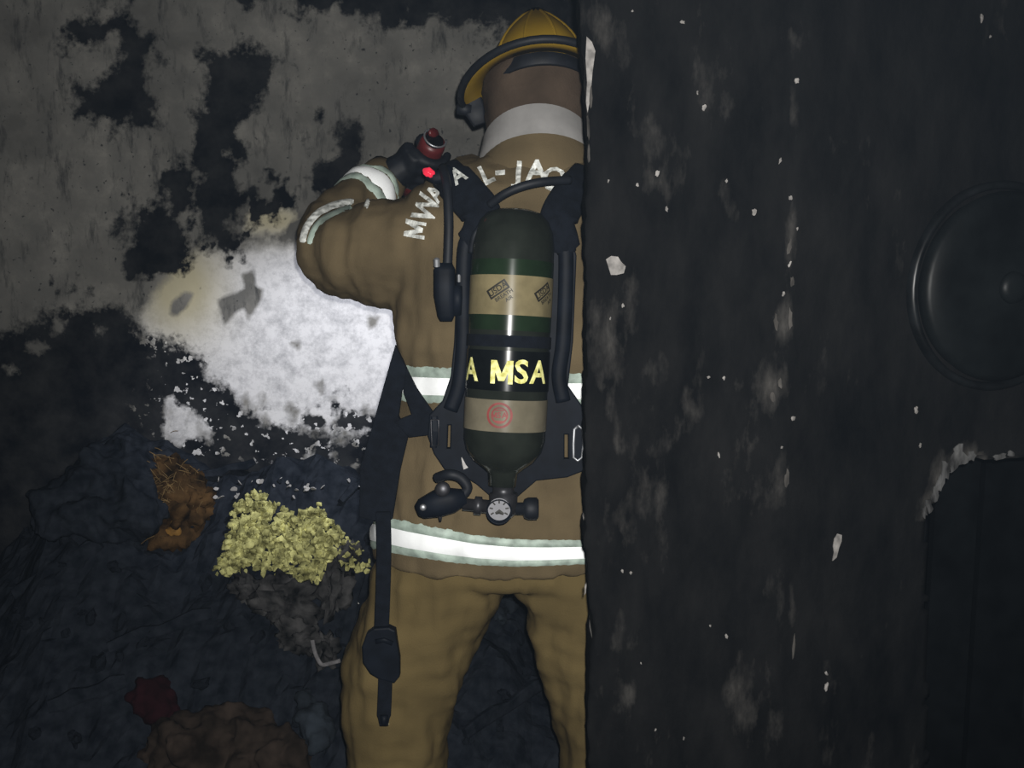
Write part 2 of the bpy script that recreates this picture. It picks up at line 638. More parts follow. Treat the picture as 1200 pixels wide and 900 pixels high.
# torch-lit area painted paler into the plaster, smudged in its lower half
beam_patch = sdpoly(PXw, PYw, [(190, 330), (206, 306), (236, 290), (300, 287), (360, 284), (520, 280), (760, 300), (760, 700), (200, 700), (186, 520), (176, 400), (160, 372)])
beam_patch = beam_patch + wob2 * 0.9 + wob * 0.15
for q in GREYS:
    beam_patch = np.minimum(beam_patch, -sdpoly(PXw, PYw, q) * 3 - 2 + wob2 * 0.4)
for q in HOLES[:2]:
    beam_patch = np.maximum(beam_patch, sdpoly(PXw, PYw, q) * 2)
beam_patch = np.minimum(beam_patch, 42 - np.clip((PYw - 400) / 110, 0, 1) * 44 + fbm(PXw / 18, PYw / 30, 5, 5) * 66)
beam_patch = np.maximum(beam_patch, -55 + 76 * np.exp(-((PXw - 318) / 56) ** 2 - ((PYw - 262) / 34) ** 2) + mott * 70 + mott2 * 40)
beam_cream = np.clip(np.exp(-((PXw - 210) / 50) ** 2 - ((PYw - 335) / 60) ** 2) * 1.2 + np.exp(-((PXw - 320) / 60) ** 2 - ((PYw - 258) / 24) ** 2), 0, 1)  # yellowish edge of the torch beam, painted into the plaster colour
speck = np.clip(np.exp(-((PXw - 280) / 165) ** 2 - ((PYw - 488) / 72) ** 2) * 1.2, 0, 1) * 0.9
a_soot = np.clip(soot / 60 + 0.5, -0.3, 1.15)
a_soot = np.minimum(a_soot, 1.15)
relief = np.where(a_soot > 0.5, 0.0, -0.003) + fbm(GX * 14, GZ * 14, 4, 4) * 0.004
nzv, nxv = GX.shape
verts = np.stack([GX.ravel(), (WY + relief).ravel(), GZ.ravel()], 1)
idx = np.arange(nzv * nxv).reshape(nzv, nxv)
quads = np.stack([idx[:-1, :-1].ravel(), idx[:-1, 1:].ravel(), idx[1:, 1:].ravel(), idx[1:, :-1].ravel()], 1)


def np_mesh(name, verts, quads, material, attrs=None, smooth=True):
    me = bpy.data.meshes.new(name)
    me.vertices.add(len(verts))
    me.vertices.foreach_set('co', verts.astype(np.float32).ravel())
    me.loops.add(quads.size)
    me.loops.foreach_set('vertex_index', quads.astype(np.int32).ravel())
    me.polygons.add(len(quads))
    me.polygons.foreach_set('loop_start', np.arange(0, quads.size, 4, dtype=np.int32))
    me.polygons.foreach_set('use_smooth', np.full(len(quads), smooth))
    me.update(calc_edges=True)
    me.validate()
    for k, a in (attrs or {}).items():
        at = me.attributes.new(k, 'FLOAT', 'POINT')
        at.data.foreach_set('value', a.astype(np.float32).ravel())
    me.materials.append(material)
    o = bpy.data.objects.new(name, me)
    COL.objects.link(o)
    return o


wb = np_mesh('wall_back', verts, quads, M['backwall'], {'soot': a_soot, 'beam_patch': np.clip(beam_patch / 60 + 0.5, -0.2, 1.2), 'speck': speck, 'beam_cream': beam_cream})
tag(wb, 'pale plaster wall behind the firefighter stained with black soot', kind='structure')


def box(x0, x1, y0, y1, z0, z1):
    v = [(x, y, z) for x in (x0, x1) for y in (y0, y1) for z in (z0, z1)]
    f = [(0, 1, 3, 2), (4, 6, 7, 5), (0, 4, 5, 1), (2, 3, 7, 6), (0, 2, 6, 4), (1, 5, 7, 3)]
    return v, f


tag(mesh_obj('floor', *box(-2.5, 2.6, -0.6, 3.0, -0.06, 0.0), M['floor']), 'soot-black floor under the debris', kind='structure')
tag(mesh_obj('ceiling', *box(-2.5, 2.6, 0.9, 3.0, 2.6, 2.66), M['char']), 'soot-black ceiling', kind='structure')
tag(mesh_obj('wall_left', *box(-2.56, -2.5, 0.9, 3.0, 0.0, 2.6), M['char']), 'soot-black side wall', kind='structure')

# ------------------------------------------------------------------ near wall (corner with a broken opening)
FY = 1.25                       # camera-side face
TH = 0.11                       # thickness
RD = math.radians(15)
CX = (930 - 600) / FPX * FY     # convex corner
edge_tab = [(-300, 676), (0, 679), (60, 684), (150, 688), (230, 686), (300, 687), (420, 688), (560, 688), (640, 686), (690, 689), (740, 694), (790, 690), (860, 689), (900, 692), (1500, 694)]
zs = np.arange(0.0, 2.6, 0.007)


def edge_x(z):
    _, py = topx((0.1, FY, z))
    px = np.interp(py, [a for a, _ in edge_tab], [b for _, b in edge_tab])
    px += (vnoise(np.array([py / 9.0]), np.array([0.5]), 5)[0] - 0.5) * 5
    p = P(px, py, FY)
    return p.x


ex = np.array([edge_x(z) for z in zs])
# columns: back edge of the left reveal .. front corner .. convex corner .. right face
nf = 40
cols = []
for k in range(6):
    cols.append(('r', k / 5))
for k in range(1, nf + 1):
    cols.append(('f', k / nf))
nr = 190
LR = 1.45
for k in range(1, nr + 1):
    cols.append(('s', k / nr))
nc = len(cols)
VX = np.zeros((len(zs), nc))
VY = np.zeros((len(zs), nc))
VZ = np.repeat(zs[:, None], nc, 1)
for j, (t, u) in enumerate(cols):
    if t == 'r':
        VX[:, j] = ex + 0.004 * (1 - u)
        VY[:, j] = FY + TH * (1 - u)
    elif t == 'f':
        VX[:, j] = ex + (CX - ex) * u
        VY[:, j] = FY
    else:
        VX[:, j] = CX + LR * u * math.cos(RD)
        VY[:, j] = FY + LR * u * math.sin(RD)
ff = VY * c_ - (VZ - CAMZ) * s_
PXn = 600 + FPX * VX / ff
PYn = 450 - FPX * (VY * s_ + (VZ - CAMZ) * c_) / ff
arc = np.arange(nc) * 0.0068
ARC = np.repeat(arc[None, :], len(zs), 0)
disp = fbm(ARC * 9, VZ * 5, 31, 5) * 0.012 + fbm(ARC * 60, VZ * 30, 35, 3) * 0.003
colk = np.array([0 if t == 'r' else 1 if t == 'f' else 2 for t, _ in cols])
dirx = np.where(colk == 2, math.sin(RD), 0.0)
diry = np.where(colk == 2, -math.cos(RD), -1.0)
isr = (colk == 0)
VX = VX + np.where(isr, disp * 0.7, disp * dirx)
VY = VY + np.where(isr, 0, disp * diry)
# hole
HOLE = [(1088, 980), (1089, 800), (1092, 690), (1088, 640), (1090, 606), (1098, 588), (1106, 574), (1112, 556), (1124, 552), (1134, 545), (1150, 541), (1166, 545), (1180, 540), (1204, 538), (1260, 536), (1330, 560), (1350, 980)]
hs = sdpoly(PXn, PYn, HOLE) + fbm(PXn / 10, PYn / 10, 40, 3) * 9
inside = (hs > 0) & (colk == 2)[None, :]
# lip: bare plaster along the broken edge
smear = fbm(ARC * 16, VZ * 7, 50, 5) * 1.1 - 0.02
lip = np.exp(-(hs / 22) ** 2) * (PYn < 612) * (PXn < 1150) * 1.0 + np.exp(-(hs / 7) ** 2) * (PYn < 620) * (PXn >= 1150) * (PXn < 1195) * 0.6
smear = smear + lip * (colk == 2)[None, :]


def blob(px, py, rx, ry, a):
    return a * np.exp(-((PXn - px) / rx) ** 2 - ((PYn - py) / ry) ** 2)


smear += blob(930, 150, 5, 130, 0.3) + blob(927, 285, 9, 50, 0.62) + blob(918, 372, 14, 28, 0.7) + blob(906, 455, 18, 26, 0.5) + blob(916, 555, 16, 46, 0.5) + blob(930, 700, 7, 70, 0.38) + blob(918, 850, 18, 30, 0.3)
smear += blob(735, 815, 10, 16, 0.5) + blob(760, 600, 30, 60, 0.2) + blob(780, 650, 9, 26, 0.3) + blob(745, 340, 24, 34, 0.26) + blob(722, 515, 6, 20, 0.45) + blob(850, 130, 30, 30, 0.15) + blob(820, 790, 80, 60, 0.1) + blob(720, 440, 30, 60, 0.12)
smear += blob(1150, 280, 40, 40, -0.1)
smear -= ((colk == 2)[None, :]) * 0.16 * (1 - np.clip(lip, 0, 1))
smear += np.where(isr[None, :], np.clip(0.75 - np.abs(PYn - 110) / 160, -0.1, 0.75) + fbm(ARC * 80, VZ * 30, 77, 4) * 0.9, 0)
idx = np.arange(len(zs) * nc).reshape(len(zs), nc)
keep = ~(inside[:-1, :-1] | inside[1:, :-1] | inside[:-1, 1:] | inside[1:, 1:])
q4 = np.stack([idx[:-1, :-1], idx[:-1, 1:], idx[1:, 1:], idx[1:, :-1]], -1)
quads = q4[keep]
verts = np.stack([VX.ravel(), VY.ravel(), VZ.ravel()], 1)
sm = smear.ravel()
# reveal of the hole and of the outline: extrude boundary edges back by the thickness
ec = {}
for a, b_ in ((0, 1), (1, 2), (2, 3), (3, 0)):
    for e0, e1 in zip(quads[:, a], quads[:, b_]):
        k = (min(e0, e1), max(e0, e1))
        if k in ec:
            ec[k] = None
        else:
            ec[k] = (e0, e1)
bed = [e for e in ec.values() if e]
newv = {}
ev = []
eq = []
base = len(verts)
for e0, e1 in bed:
    r0 = e0 % nc
    if r0 == 0 or (e1 % nc) == 0:
        continue
    for e in (e0, e1):
        if e not in newv:
            newv[e] = base + len(ev)
            p = verts[e]
            k = e % nc
            d = (math.sin(RD) * -1, math.cos(RD)) if colk[k] == 2 else (0, 1)
            t = TH if colk[k] else max(0.0, FY + TH - p[1])
            ev.append((p[0] + d[0] * t, p[1] + d[1] * t, p[2]))
    eq.append((e1, e0, newv[e0], newv[e1]))
verts = np.concatenate([verts, np.array(ev)])
quads = np.concatenate([quads, np.array(eq)])
sm = np.concatenate([sm, np.full(len(ev), -0.2)])
used = np.unique(quads)
remap = np.full(len(verts), -1)
remap[used] = np.arange(len(used))
wr = np_mesh('wall_right', verts[used], remap[quads], M['blackwall'], {'smear': sm[used]})
tag(wr, 'soot-black corner wall in the foreground with a broken opening', kind='structure')


def on_near(px, py):
    """point and outward normal on the near wall under a photo pixel"""
    d = ray(px, py)
    if px <= 930:
        t = FY / d.y
        return Vector((0, 0, CAMZ)) + d * t, Vector((0, -1, 0)), Vector((1, 0, 0))
    n = Vector((math.sin(RD), -math.cos(RD), 0))
    c = Vector((CX, FY, 0))
    t = (c.x * n.x + c.y * n.y) / (d.x * n.x + d.y * n.y)
    return Vector((0, 0, CAMZ)) + d * t, n, Vector((math.cos(RD), math.sin(RD), 0))


NEAR_BVH = BVHTree.FromPolygons([tuple(v) for v in verts[used]], [tuple(q) for q in remap[quads]])


def chip(px, py, w, h, tilt=0.0, mk='chip', parent=wr, seed=0, name='plaster_chip', pts=None):
    p, n, u = on_near(px, py)
    hit = NEAR_BVH.ray_cast(Vector((0, 0, CAMZ)), (p - Vector((0, 0, CAMZ))).normalized())
    if hit[0] is not None:
        p = hit[0]
    sc = pxm(p.y)
    rnd = random.Random(seed + int(px * 7 + py * 13))
    if pts:
        prof = [((a - px) / sc, -(b - py) / sc) for a, b in pts]
    else:
        k = 11
        prof = []
        for i in range(k):
            a = 2 * math.pi * i / k
            r = 0.45 + 0.5 * rnd.random()
            x, z = math.cos(a) * w / 2 / sc * r, math.sin(a) * h / 2 / sc * r
            prof.append((x * math.cos(tilt) - z * math.sin(tilt), x * math.sin(tilt) + z * math.cos(tilt)))
    k = len(prof)
    # conform each corner to the wall, chip stands proud by 1-2 mm
    outer, inner = [], []
    for x, z in prof:
        q = p + u * x + Vector((0, 0, 1)) * z
        hh = NEAR_BVH.ray_cast(q + n * 0.05, -n, 0.2)
        if hh[0] is not None:
            q = hh[0]
        outer.append(q + n * 0.0016)
        inner.append(q - n * 0.002)
    cen = sum(outer, Vector()) / k
    v = outer + inner + [cen + n * 0.0008]
    f = [(i, (i + 1) % k, 2 * k) for i in range(k)] + [(i, (i + 1) % k, k + (i + 1) % k, k + i) for i in range(k)] + [tuple(k + i for i in range(k))]
    return mesh_obj(name, v, f, M[mk], parent)


chip(722, 311, 22, 22, pts=[(710, 304), (716, 300), (724, 301), (727, 306), (733, 312), (731, 320), (723, 322), (716, 322), (713, 313)])
chip(980, 642, 12, 36, pts=[(976, 630), (980, 624), (986, 626), (986, 634), (983, 642), (981, 654), (976, 658), (977, 648), (975, 640)])
chip(690, 88, 12, 90, mk='chip', pts=[(687, 46), (693, 52), (697, 62), (694, 86), (692, 112), (689, 130), (687, 118), (688, 96), (686, 70)])
for (x, y, w, h) in [(884, 248, 8, 12), (770, 203, 5, 12), (781, 245, 4, 9), (825, 126, 8, 10), (817, 109, 3, 6), (933, 95, 6, 8), (713, 212, 3, 6), (747, 217, 5, 6), (851, 212, 4, 6),
                     (730, 358, 4, 7), (715, 373, 3, 6), (848, 443, 5, 6), (830, 442, 5, 4), (842, 533, 4, 9), (916, 524, 3, 6), (929, 490, 7, 10), (729, 669, 4, 6), (739, 671, 5, 5),
                     (851, 745, 5, 9), (832, 733, 3, 4), (968, 789, 5, 8), (968, 804, 6, 16), (751, 777, 3, 4), (801, 865, 3, 5), (768, 855, 3, 5), (741, 13, 3, 4), (799, 26, 9, 6), (926, 232, 5, 8),
                     (914, 188, 4, 10), (934, 268, 3, 5), (1073, 480, 8, 11), (1078, 522, 4, 7), (1150, 22, 5, 14), (1160, 43, 3, 4), (925, 310, 4, 10), (918, 344, 5, 8), (684, 605, 3, 14), (686, 690, 3, 22), (692, 735, 3, 6)]:
    chip(x, y, w, h, random.uniform(-0.4, 0.4))
# scraped strips of old plaster along the two worn corners
for (x, y, w, h) in [(689, 150, 5, 40), (690, 180, 4, 30), (692, 115, 5, 40), (926, 375, 6, 34), (909, 378, 7, 26), (925, 290, 7, 26), (922, 560, 8, 30), (905, 465, 9, 16), (914, 450, 6, 18), (928, 330, 6, 18), (930, 755, 5, 40)]:
    chip(x, y, w, h, random.uniform(-0.15, 0.15), 'oldplaster', name='scraped_plaster')

M['lip'] = mat('broken_plaster_lip', (0.035, 0.034, 0.034), 0.95, 0.6, 70, spec=0.05, stretch=(1, 1, 0.4), col2=(0.085, 0.085, 0.085))
for (x, y, w, h) in [(1088, 592, 8, 16), (1095, 580, 8, 20), (1101, 566, 9, 22), (1108, 550, 9, 22), (1117, 542, 12, 18), (1128, 538, 14, 16), (1122, 530, 10, 18), (1138, 534, 9, 12), (1172, 535, 14, 7), (1184, 532, 7, 7), (1083, 600, 5, 12)]:
    chip(x, y, w * 1.7, h * 1.5, random.uniform(-0.2, 0.2), 'lip', name='broken_plaster')

# inside of the opening: charred boards standing in the dark
for k, (x0, x1, yy) in enumerate([(1096, 1146, 1.62), (1152, 1215, 1.74)]):
    a, b_ = P(x0, 600, yy), P(x1, 600, yy)
    z1 = 1.26 if k == 0 else 1.20
    o = mesh_obj('charred_board', *box(a.x, b_.x, yy, yy + 0.018, 0.0, z1), M['deepsoot'])
    tag(o, ['narrow charred board standing just inside the broken opening', 'wide charred board deeper inside the broken opening'][k], 'board')

# round disc on the right face
p, n, u = on_near(1166, 336)
disc = thing('round_disc', tuple(p), 'soot-blackened round disc with a glinting rim on the dark wall', 'disc')
n = n.normalized()
mesh_obj('disc_face', *lathe(p + n * 0.002, n, [(-0.012, 0.118), (0.014, 0.126), (0.022, 0.118), (0.026, 0.09), (0.024, 0.05), (0.030, 0.02), (0.031, 0.004)], 48), M['disc'], disc, True)
mesh_obj('disc_rim', *lathe(p, n, [(-0.012, 0.139), (0.008, 0.140), (0.014, 0.137), (0.014, 0.132), (0.006, 0.129), (-0.012, 0.129)], 56), M['rim'], disc, True)
mesh_obj('disc_hub', *lathe(p + n * 0.028, n, [(0, 0.022), (0.010, 0.020), (0.013, 0.012), (0.014, 0.003)], 20), M['disc'], disc, True)

# ------------------------------------------------------------------ debris heap
crest_px = [-300, 0, 60, 110, 150, 190, 230, 262, 330, 420, 480, 560, 640, 720, 1000]
crest_py = [700, 655, 612, 540, 516, 535, 552, 578, 572, 566, 572, 600, 690, 740, 800]


def heap_h(x, y):
    px, _ = topx((x, WY, 0.7))
    py = float(np.interp(px, crest_px, crest_py))
    zc = P(px, py, WY - 0.1).z
    t = (WY - 0.08 - y) / 0.80
    if t < 0:
        t = 0
    k = max(0.0, 1 - t) ** 0.85 if t < 1 else 0.0
    b = mnoise.fractal(Vector((x * 4.2, y * 4.2, 1.3)), 0.9, 2.0, 4) * 0.07 + mnoise.fractal(Vector((x * 17, y * 17, 5.3)), 0.7, 2.0, 3) * 0.022
    return max(-0.02, zc * k + b * (0.25 + 0.75 * min(1, k * 3)) + 0.01)


hx = np.arange(-2.2, 1.3, 0.018)
hy = np.arange(2.03, WY - 0.004, 0.018)
hv = [(x, y, heap_h(float(x), float(y))) for y in hy for x in hx]
nx_, ny_ = len(hx), len(hy)
hf = [(j * nx_ + i, j * nx_ + i + 1, (j + 1) * nx_ + i + 1, (j + 1) * nx_ + i) for j in range(ny_ - 1) for i in range(nx_ - 1)]
heap = mesh_obj('burnt_debris', hv, hf, M['char'])
tag(heap, 'heap of burnt black debris and ash against the back wall', 'debris', kind='stuff')


def on_heap(px, py):
    d = ray(px, py)
    lo = 1.9
    for k in range(200):
        Y = 1.9 + k * 0.005
        q = Vector((0, 0, CAMZ)) + d * (Y / d.y)
        if q.z < heap_h(q.x, q.y):
            return q
    return Vector((0, 0, CAMZ)) + d * ((WY - 0.03) / d.y)


# crumbled yellow foam: many small crumbs over a lump
FO = [(268, 630), (276, 596), (296, 576), (306, 572), (318, 590), (338, 596), (352, 602), (364, 594), (376, 590), (386, 604), (402, 622), (424, 640), (436, 660), (428, 668), (408, 660), (392, 672), (362, 680), (348, 672), (318, 664), (296, 662), (282, 670), (252, 668), (262, 652)]
fx = np.array([p_[0] for p_ in FO])
fy = np.array([p_[1] for p_ in FO])
mb = MB()
cnt = 0
crumb = icos(1.0, 1)
while cnt < 1150:
    qx, qy = random.uniform(250, 438), random.uniform(572, 682)
    if sdpoly(np.array([qx]), np.array([qy]), FO)[0] < 0:
        continue
    q = on_heap(qx, qy)
    r = random.uniform(0.0035, 0.0115)
    q = q + Vector((0, -random.uniform(0.0, 0.06), random.uniform(-0.004, 0.01)))
    off = Vector((cnt * 1.7, cnt * 0.37, 0))
    sx, sy, sz = [r * random.uniform(0.7, 1.3) for _ in range(3)]
    mb.add([q + Vector((c.x * sx, c.y * sy, c.z * sz)) * (1 + 0.9 * mnoise.noise(c * 1.5 + off)) for c in crumb[0]], crumb[1])
    cnt += 1
for (a, b_, r) in [(300, 630, 0.085), (340, 640, 0.09), (385, 650, 0.07), (300, 600, 0.05), (365, 615, 0.06)]:
    q = on_heap(a, b_)
    v, f = lump(q + Vector((0, 0.03, -0.03)), (r, r * 0.7, r * 0.62), a, 0.4, 3)
    mb.add(v, f)
foam = mb.build('crumbled_foam', M['foam'], None, False)
tag(foam, 'crumbled yellow foam lying on the heap beside the firefighter', 'foam', kind='stuff')

# scorched orange foam with fibres
q = on_heap(205, 585)
th = thing('scorched_cushion', tuple(q), 'scorched orange-brown cushion foam left of the yellow crumbs', 'cushion')
mb = MB()
for (a, b_, r) in [(198, 578, 0.11), (204, 606, 0.115), (228, 588, 0.085), (178, 600, 0.10), (192, 556, 0.08)]:
    mb.add(*lump(on_heap(a, b_) + Vector((0, 0, -0.02)), (r, r * 0.7, r * 0.8), a * 1.3, 0.55, 4, freq=2.4))
mb.build('foam_body', M['orangefoam'], th, True)
mb = MB()
for k in range(110):
    a, b_ = random.gauss(205, 14), random.gauss(582, 22)
    q = on_heap(a, b_) + Vector((0, -0.072, 0.02))
    d = Vector((random.uniform(-1, 1), random.uniform(-0.3, 0.3), random.uniform(-1, 1))) * random.uniform(0.012, 0.03)
    mb.add(*tube(smoothpath([q - d, q + Vector((0, -0.004, 0.003)), q + d], 3), 0.0011, 5))
tag(mb.build('fibres', M['fibre'], th), kind='stuff')
mb = MB()
mb.add(*lump(on_heap(215, 612) + Vector((0, -0.085, 0.0)), (0.020, 0.016, 0.026), 4, 0.5, 3))
M['amber'] = mat('amber_foam', (0.20, 0.10, 0.016), 0.8, 0.3, 40)
mb.build('amber_scrap', M['amber'], th, True)

# grey ash-covered chunks under the foam
for k, (a, b_, sx, sz) in enumerate([(335, 706, 0.08, 0.065), (392, 700, 0.06, 0.08), (350, 748, 0.06, 0.045), (404, 656, 0.045, 0.045), (292, 692, 0.05, 0.035), (380, 764, 0.045, 0.035)]):
    q = on_heap(a, b_)
    o = mesh_obj('ash_chunk', *lump(q, (sx, sx * 0.7, sz), 11 + k, 0.7, 4, 0.2 * k, 2.2), M['ash'], None, True)
    tag(o, ['broad grey ash-coated chunk directly below the yellow foam', 'grey ash-coated chunk beside the firefighter\'s thigh', 'low grey chunk above the bent pale stick', 'small grey chunk at the right tip of the yellow foam', 'grey chunk under the left end of the yellow foam', 'lowest grey chunk next to the bent pale stick'][k], 'rubble')

# bent pale stick
M['stick'] = mat('pale_stick', (0.15, 0.145, 0.15), 0.9, 0.4, 60, spec=0.1)
pts = [(366, 750), (369, 764), (376, 778), (384, 778), (399, 774)]
q0 = on_heap(380, 775)
o = mesh_obj('bent_stick', *sweep(smoothpath([P(a, b_, q0.y - 0.10) for a, b_ in pts], 4), 0.0052, 0.0038, 8), M['stick'], None, True)
tag(o, 'bent pale stick lying beside the firefighter\'s thigh', 'stick')

# cloth lumps low in the frame
for (nm, mk, spots, label, cat) in [
    ('red_rag', 'redcloth', [(182, 812, 0.055), (190, 830, 0.05), (176, 828, 0.04)], 'dark red rag crumpled at the foot of the heap', 'rag'),
    ('brown_blanket', 'browncloth', [(230, 868, 0.10), (290, 880, 0.11), (262, 850, 0.07), (330, 885, 0.09), (200, 885, 0.08)], 'dirty brown blanket bunched at the bottom of the heap', 'blanket'),
    ('blue_rag', 'bluecloth', [(368, 835, 0.05), (376, 858, 0.055), (358, 815, 0.025)], 'small blue-grey rag near the firefighter\'s knee', 'rag'),
    ('scorched_bundle', 'char', [(120, 560, 0.11), (150, 540, 0.09), (95, 600, 0.12), (150, 590, 0.12)], 'black scorched bundle topping the heap left of the orange foam', 'bundle'),
    ('grey_rag', 'bluecloth', [(596, 705, 0.03), (585, 720, 0.03)], 'grey scrap seen between the firefighter\'s legs', 'rag'),
]:
    pieces = [lump(on_heap(a, b_) + Vector((0, -0.01, 0.0)), (r, r * 0.8, r * 0.75), a * 0.7, 0.5, 3, 0.3, 1.8) for a, b_, r in spots]
    v, f, nn = fuse(pieces, 0.008, 4, nm)
    v = [p_ + n_ * 0.010 * mnoise.fractal(Vector((p_.x * 34, p_.y * 34, p_.z * 20)), 0.8, 2.0, 3) for p_, n_ in zip(v, nn)]
    tag(mesh_obj(nm, v, f, M[mk], None, True), label, cat)

# charred planks, splinters and one dark strip by the leg
PL = [(90, 640, 160, 560, 0.022, 'charred plank sloping up towards the orange foam'), (20, 700, 120, 640, 0.02, 'charred plank low at the left edge of the heap'), (240, 560, 300, 545, 0.012, 'charred lath lying along the foot of the pale plaster'),
      (400, 590, 440, 552, 0.010, 'charred splinter crossing behind the hanging strap'), (404, 760, 428, 652, 0.014, 'black charred batten leaning beside the firefighter\'s trouser leg'), (545, 860, 640, 800, 0.018, 'charred plank lying between the firefighter\'s legs'),
      (130, 760, 250, 720, 0.018, 'charred plank across the middle of the heap'), (60, 830, 150, 800, 0.02, 'charred plank left of the red rag')]
for (a, b_, c, d, w, label) in PL:
    q1, q2 = on_heap(a, b_), on_heap(c, d)
    pts = [q1.lerp(q2, t / 6) + Vector((0, -0.015, 0.012 + 0.004 * math.sin(t * 2 + a))) for t in range(7)]
    tag(mesh_obj('charred_plank', *sweep(pts, [w * (0.8 + 0.3 * ((t * 7) % 3) / 2) for t in range(7)], 0.008, 8, 5), M['char']), label, 'plank')

# loose charred fragments and pale flakes
frag = [mesh_obj('charred_fragment', *lump((0, 0, 0), (1, 0.8, 0.6), 30 + k, 0.7, 2), M['char']) for k in range(4)]
first = [True] * 4
for k in range(44):
    for _ in range(50):
        a, b_ = random.uniform(10, 650), random.uniform(560, 890)
        if (a < 440 or 545 < a < 650 and b_ > 740) and sdpoly(np.array([a]), np.array([b_]), FO)[0] < -6:
            break
    q = on_heap(a, b_)
    i = k % 4
    if first[i]:
        o = frag[i]
        first[i] = False
    else:
        o = frag[i].copy()
        COL.objects.link(o)
    r = random.uniform(0.012, 0.032)
    o.scale = (r, r, r)
    o.location = q + Vector((0, 0, 0.002))
    o.rotation_euler = (random.uniform(0, 6), random.uniform(0, 6), random.uniform(0, 6))
    tag(o, 'small black charred fragment lying loose on the debris heap', 'rubble', 'loose charred fragments on the heap')
fk = []
for k in range(4):
    rr = random.Random(k)
    pr = [(math.cos(t) * (0.6 + 0.6 * rr.random()), math.sin(t) * (0.6 + 0.6 * rr.random())) for t in [i * 2 * math.pi / 7 for i in range(7)]]
    v = [(x, y, 0.09 + 0.06 * x) for x, y in pr] + [(x, y, -0.09) for x, y in pr]
    f = [tuple(range(7)), tuple(range(13, 6, -1))] + [(i, (i + 1) % 7, 7 + (i + 1) % 7, 7 + i) for i in range(7)]
    fk.append(mesh_obj('plaster_flake', v, f, M['flake']))
first = [True] * 4
for k in range(34):
    a = random.uniform(240, 425)
    b_ = random.uniform(562, 585) if k < 28 else random.uniform(680, 760)
    if sdpoly(np.array([a]), np.array([b_]), FO)[0] > -3:
        b_ = 566
    q = on_heap(a, b_)
    i = k % 4
    if first[i]:
        o = fk[i]
        first[i] = False
    else:
        o = fk[i].copy()
        COL.objects.link(o)
    r = random.uniform(0.004, 0.011)
    o.scale = (r, r, r)
    o.location = q + Vector((0, -0.006, 0.006))
    o.rotation_euler = (random.uniform(0.4, 1.4), random.uniform(-0.5, 0.5), random.uniform(0, 6))
    tag(o, 'small pale plaster flake fallen onto the black debris', 'flake', 'fallen plaster flakes')

# ------------------------------------------------------------------ firefighter
base = P(600, 640, 1.80)
person = thing('person', (base.x, 1.80, 0.0), 'firefighter in tan turnout gear seen from behind, arm raised towards the wall', 'person')


def section(py, L, R, Yc, hd, n=36, e=2.4, zoff=0.0):
    c = P((L + R) / 2, py, Yc)
    a = (R - L) / 2 / pxm(Yc)
    return [(c.x + sup(a, hd, 2 * math.pi * k / n, e)[0], Yc + sup(a, hd, 2 * math.pi * k / n, e)[1], c.z + zoff) for k in range(n)]


def chain(pts, radii, m=5, n=16):
    pp = smoothpath(pts, m)
    rr = []
    for i in range(len(pp)):
        t = i / m
        k = min(int(t), len(radii) - 2)
        rr.append(radii[k] + (radii[k + 1] - radii[k]) * (t - k))
    out = [tube(pp, rr, n)]
    for p_, r in ((pp[0], rr[0]), (pp[-1], rr[-1])):
        v, f = icos(r, 2)
        out.append(([q + p_ for q in v], f))
    return out


TOR = [(186, 552, 706, 1.84, 0.105), (200, 522, 742, 1.83, 0.125), (222, 482, 776, 1.82, 0.145), (260, 466, 788, 1.81, 0.152), (320, 462, 784, 1.80, 0.155), (375, 462, 772, 1.80, 0.15), (430, 470, 758, 1.80, 0.145), (480, 460, 752, 1.80, 0.145),
       (520, 452, 752, 1.80, 0.15), (560, 442, 756, 1.80, 0.155), (600, 434, 762, 1.80, 0.16), (625, 431, 766, 1.80, 0.164), (649, 431, 766, 1.80, 0.166)]
torso = loft([section(*t) for t in TOR])
armL = chain([P(520, 290, 1.82), P(450, 298, 1.82), P(396, 299, 1.85)], [0.115, 0.100, 0.078])
foreL = chain([P(396, 299, 1.85), P(392, 276, 1.92), P(414, 246, 2.00), P(440, 224, 2.06)], [0.078, 0.068, 0.060, 0.056])
armR = chain([P(720, 285, 1.82), P(790, 310, 1.86), P(830, 330, 1.93)], [0.115, 0.098, 0.078])
foreR = chain([P(830, 330, 1.93), P(800, 290, 2.05), P(745, 245, 2.17)], [0.078, 0.065, 0.055])
v, f, nn = fuse([torso] + armL + foreL + armR + foreR, 0.0085, 7, 'turnout_jacket')


def wrinkle(v, nn, amp, fine):
    out = []
    for p_, n_ in zip(v, nn):
        a = mnoise.fractal(Vector((p_.x * 26 + 3, p_.y * 9, p_.z * 5.5)), 0.9, 2.0, 3)
        b = mnoise.fractal(Vector((p_.x * 7, p_.y * 7 + 5, p_.z * 19)), 0.9, 2.0, 3)
        out.append(p_ + n_ * (amp * a + amp * 0.7 * b))
    return out


v = wrinkle(v, nn, 0.0085, 0)
jacket = mesh_obj('turnout_jacket', v, f, M['jacket'], person, True)
JB = BVHTree.FromPolygons(v, f)
CAM = Vector((0, 0, CAMZ))


def jhit(px, py):
    d = ray(px, py).normalized()
    h = JB.ray_cast(CAM, d)
    return (h[0], h[1]) if h[0] is not None else (P(px, py, 1.7), Vector((0, -1, 0)))


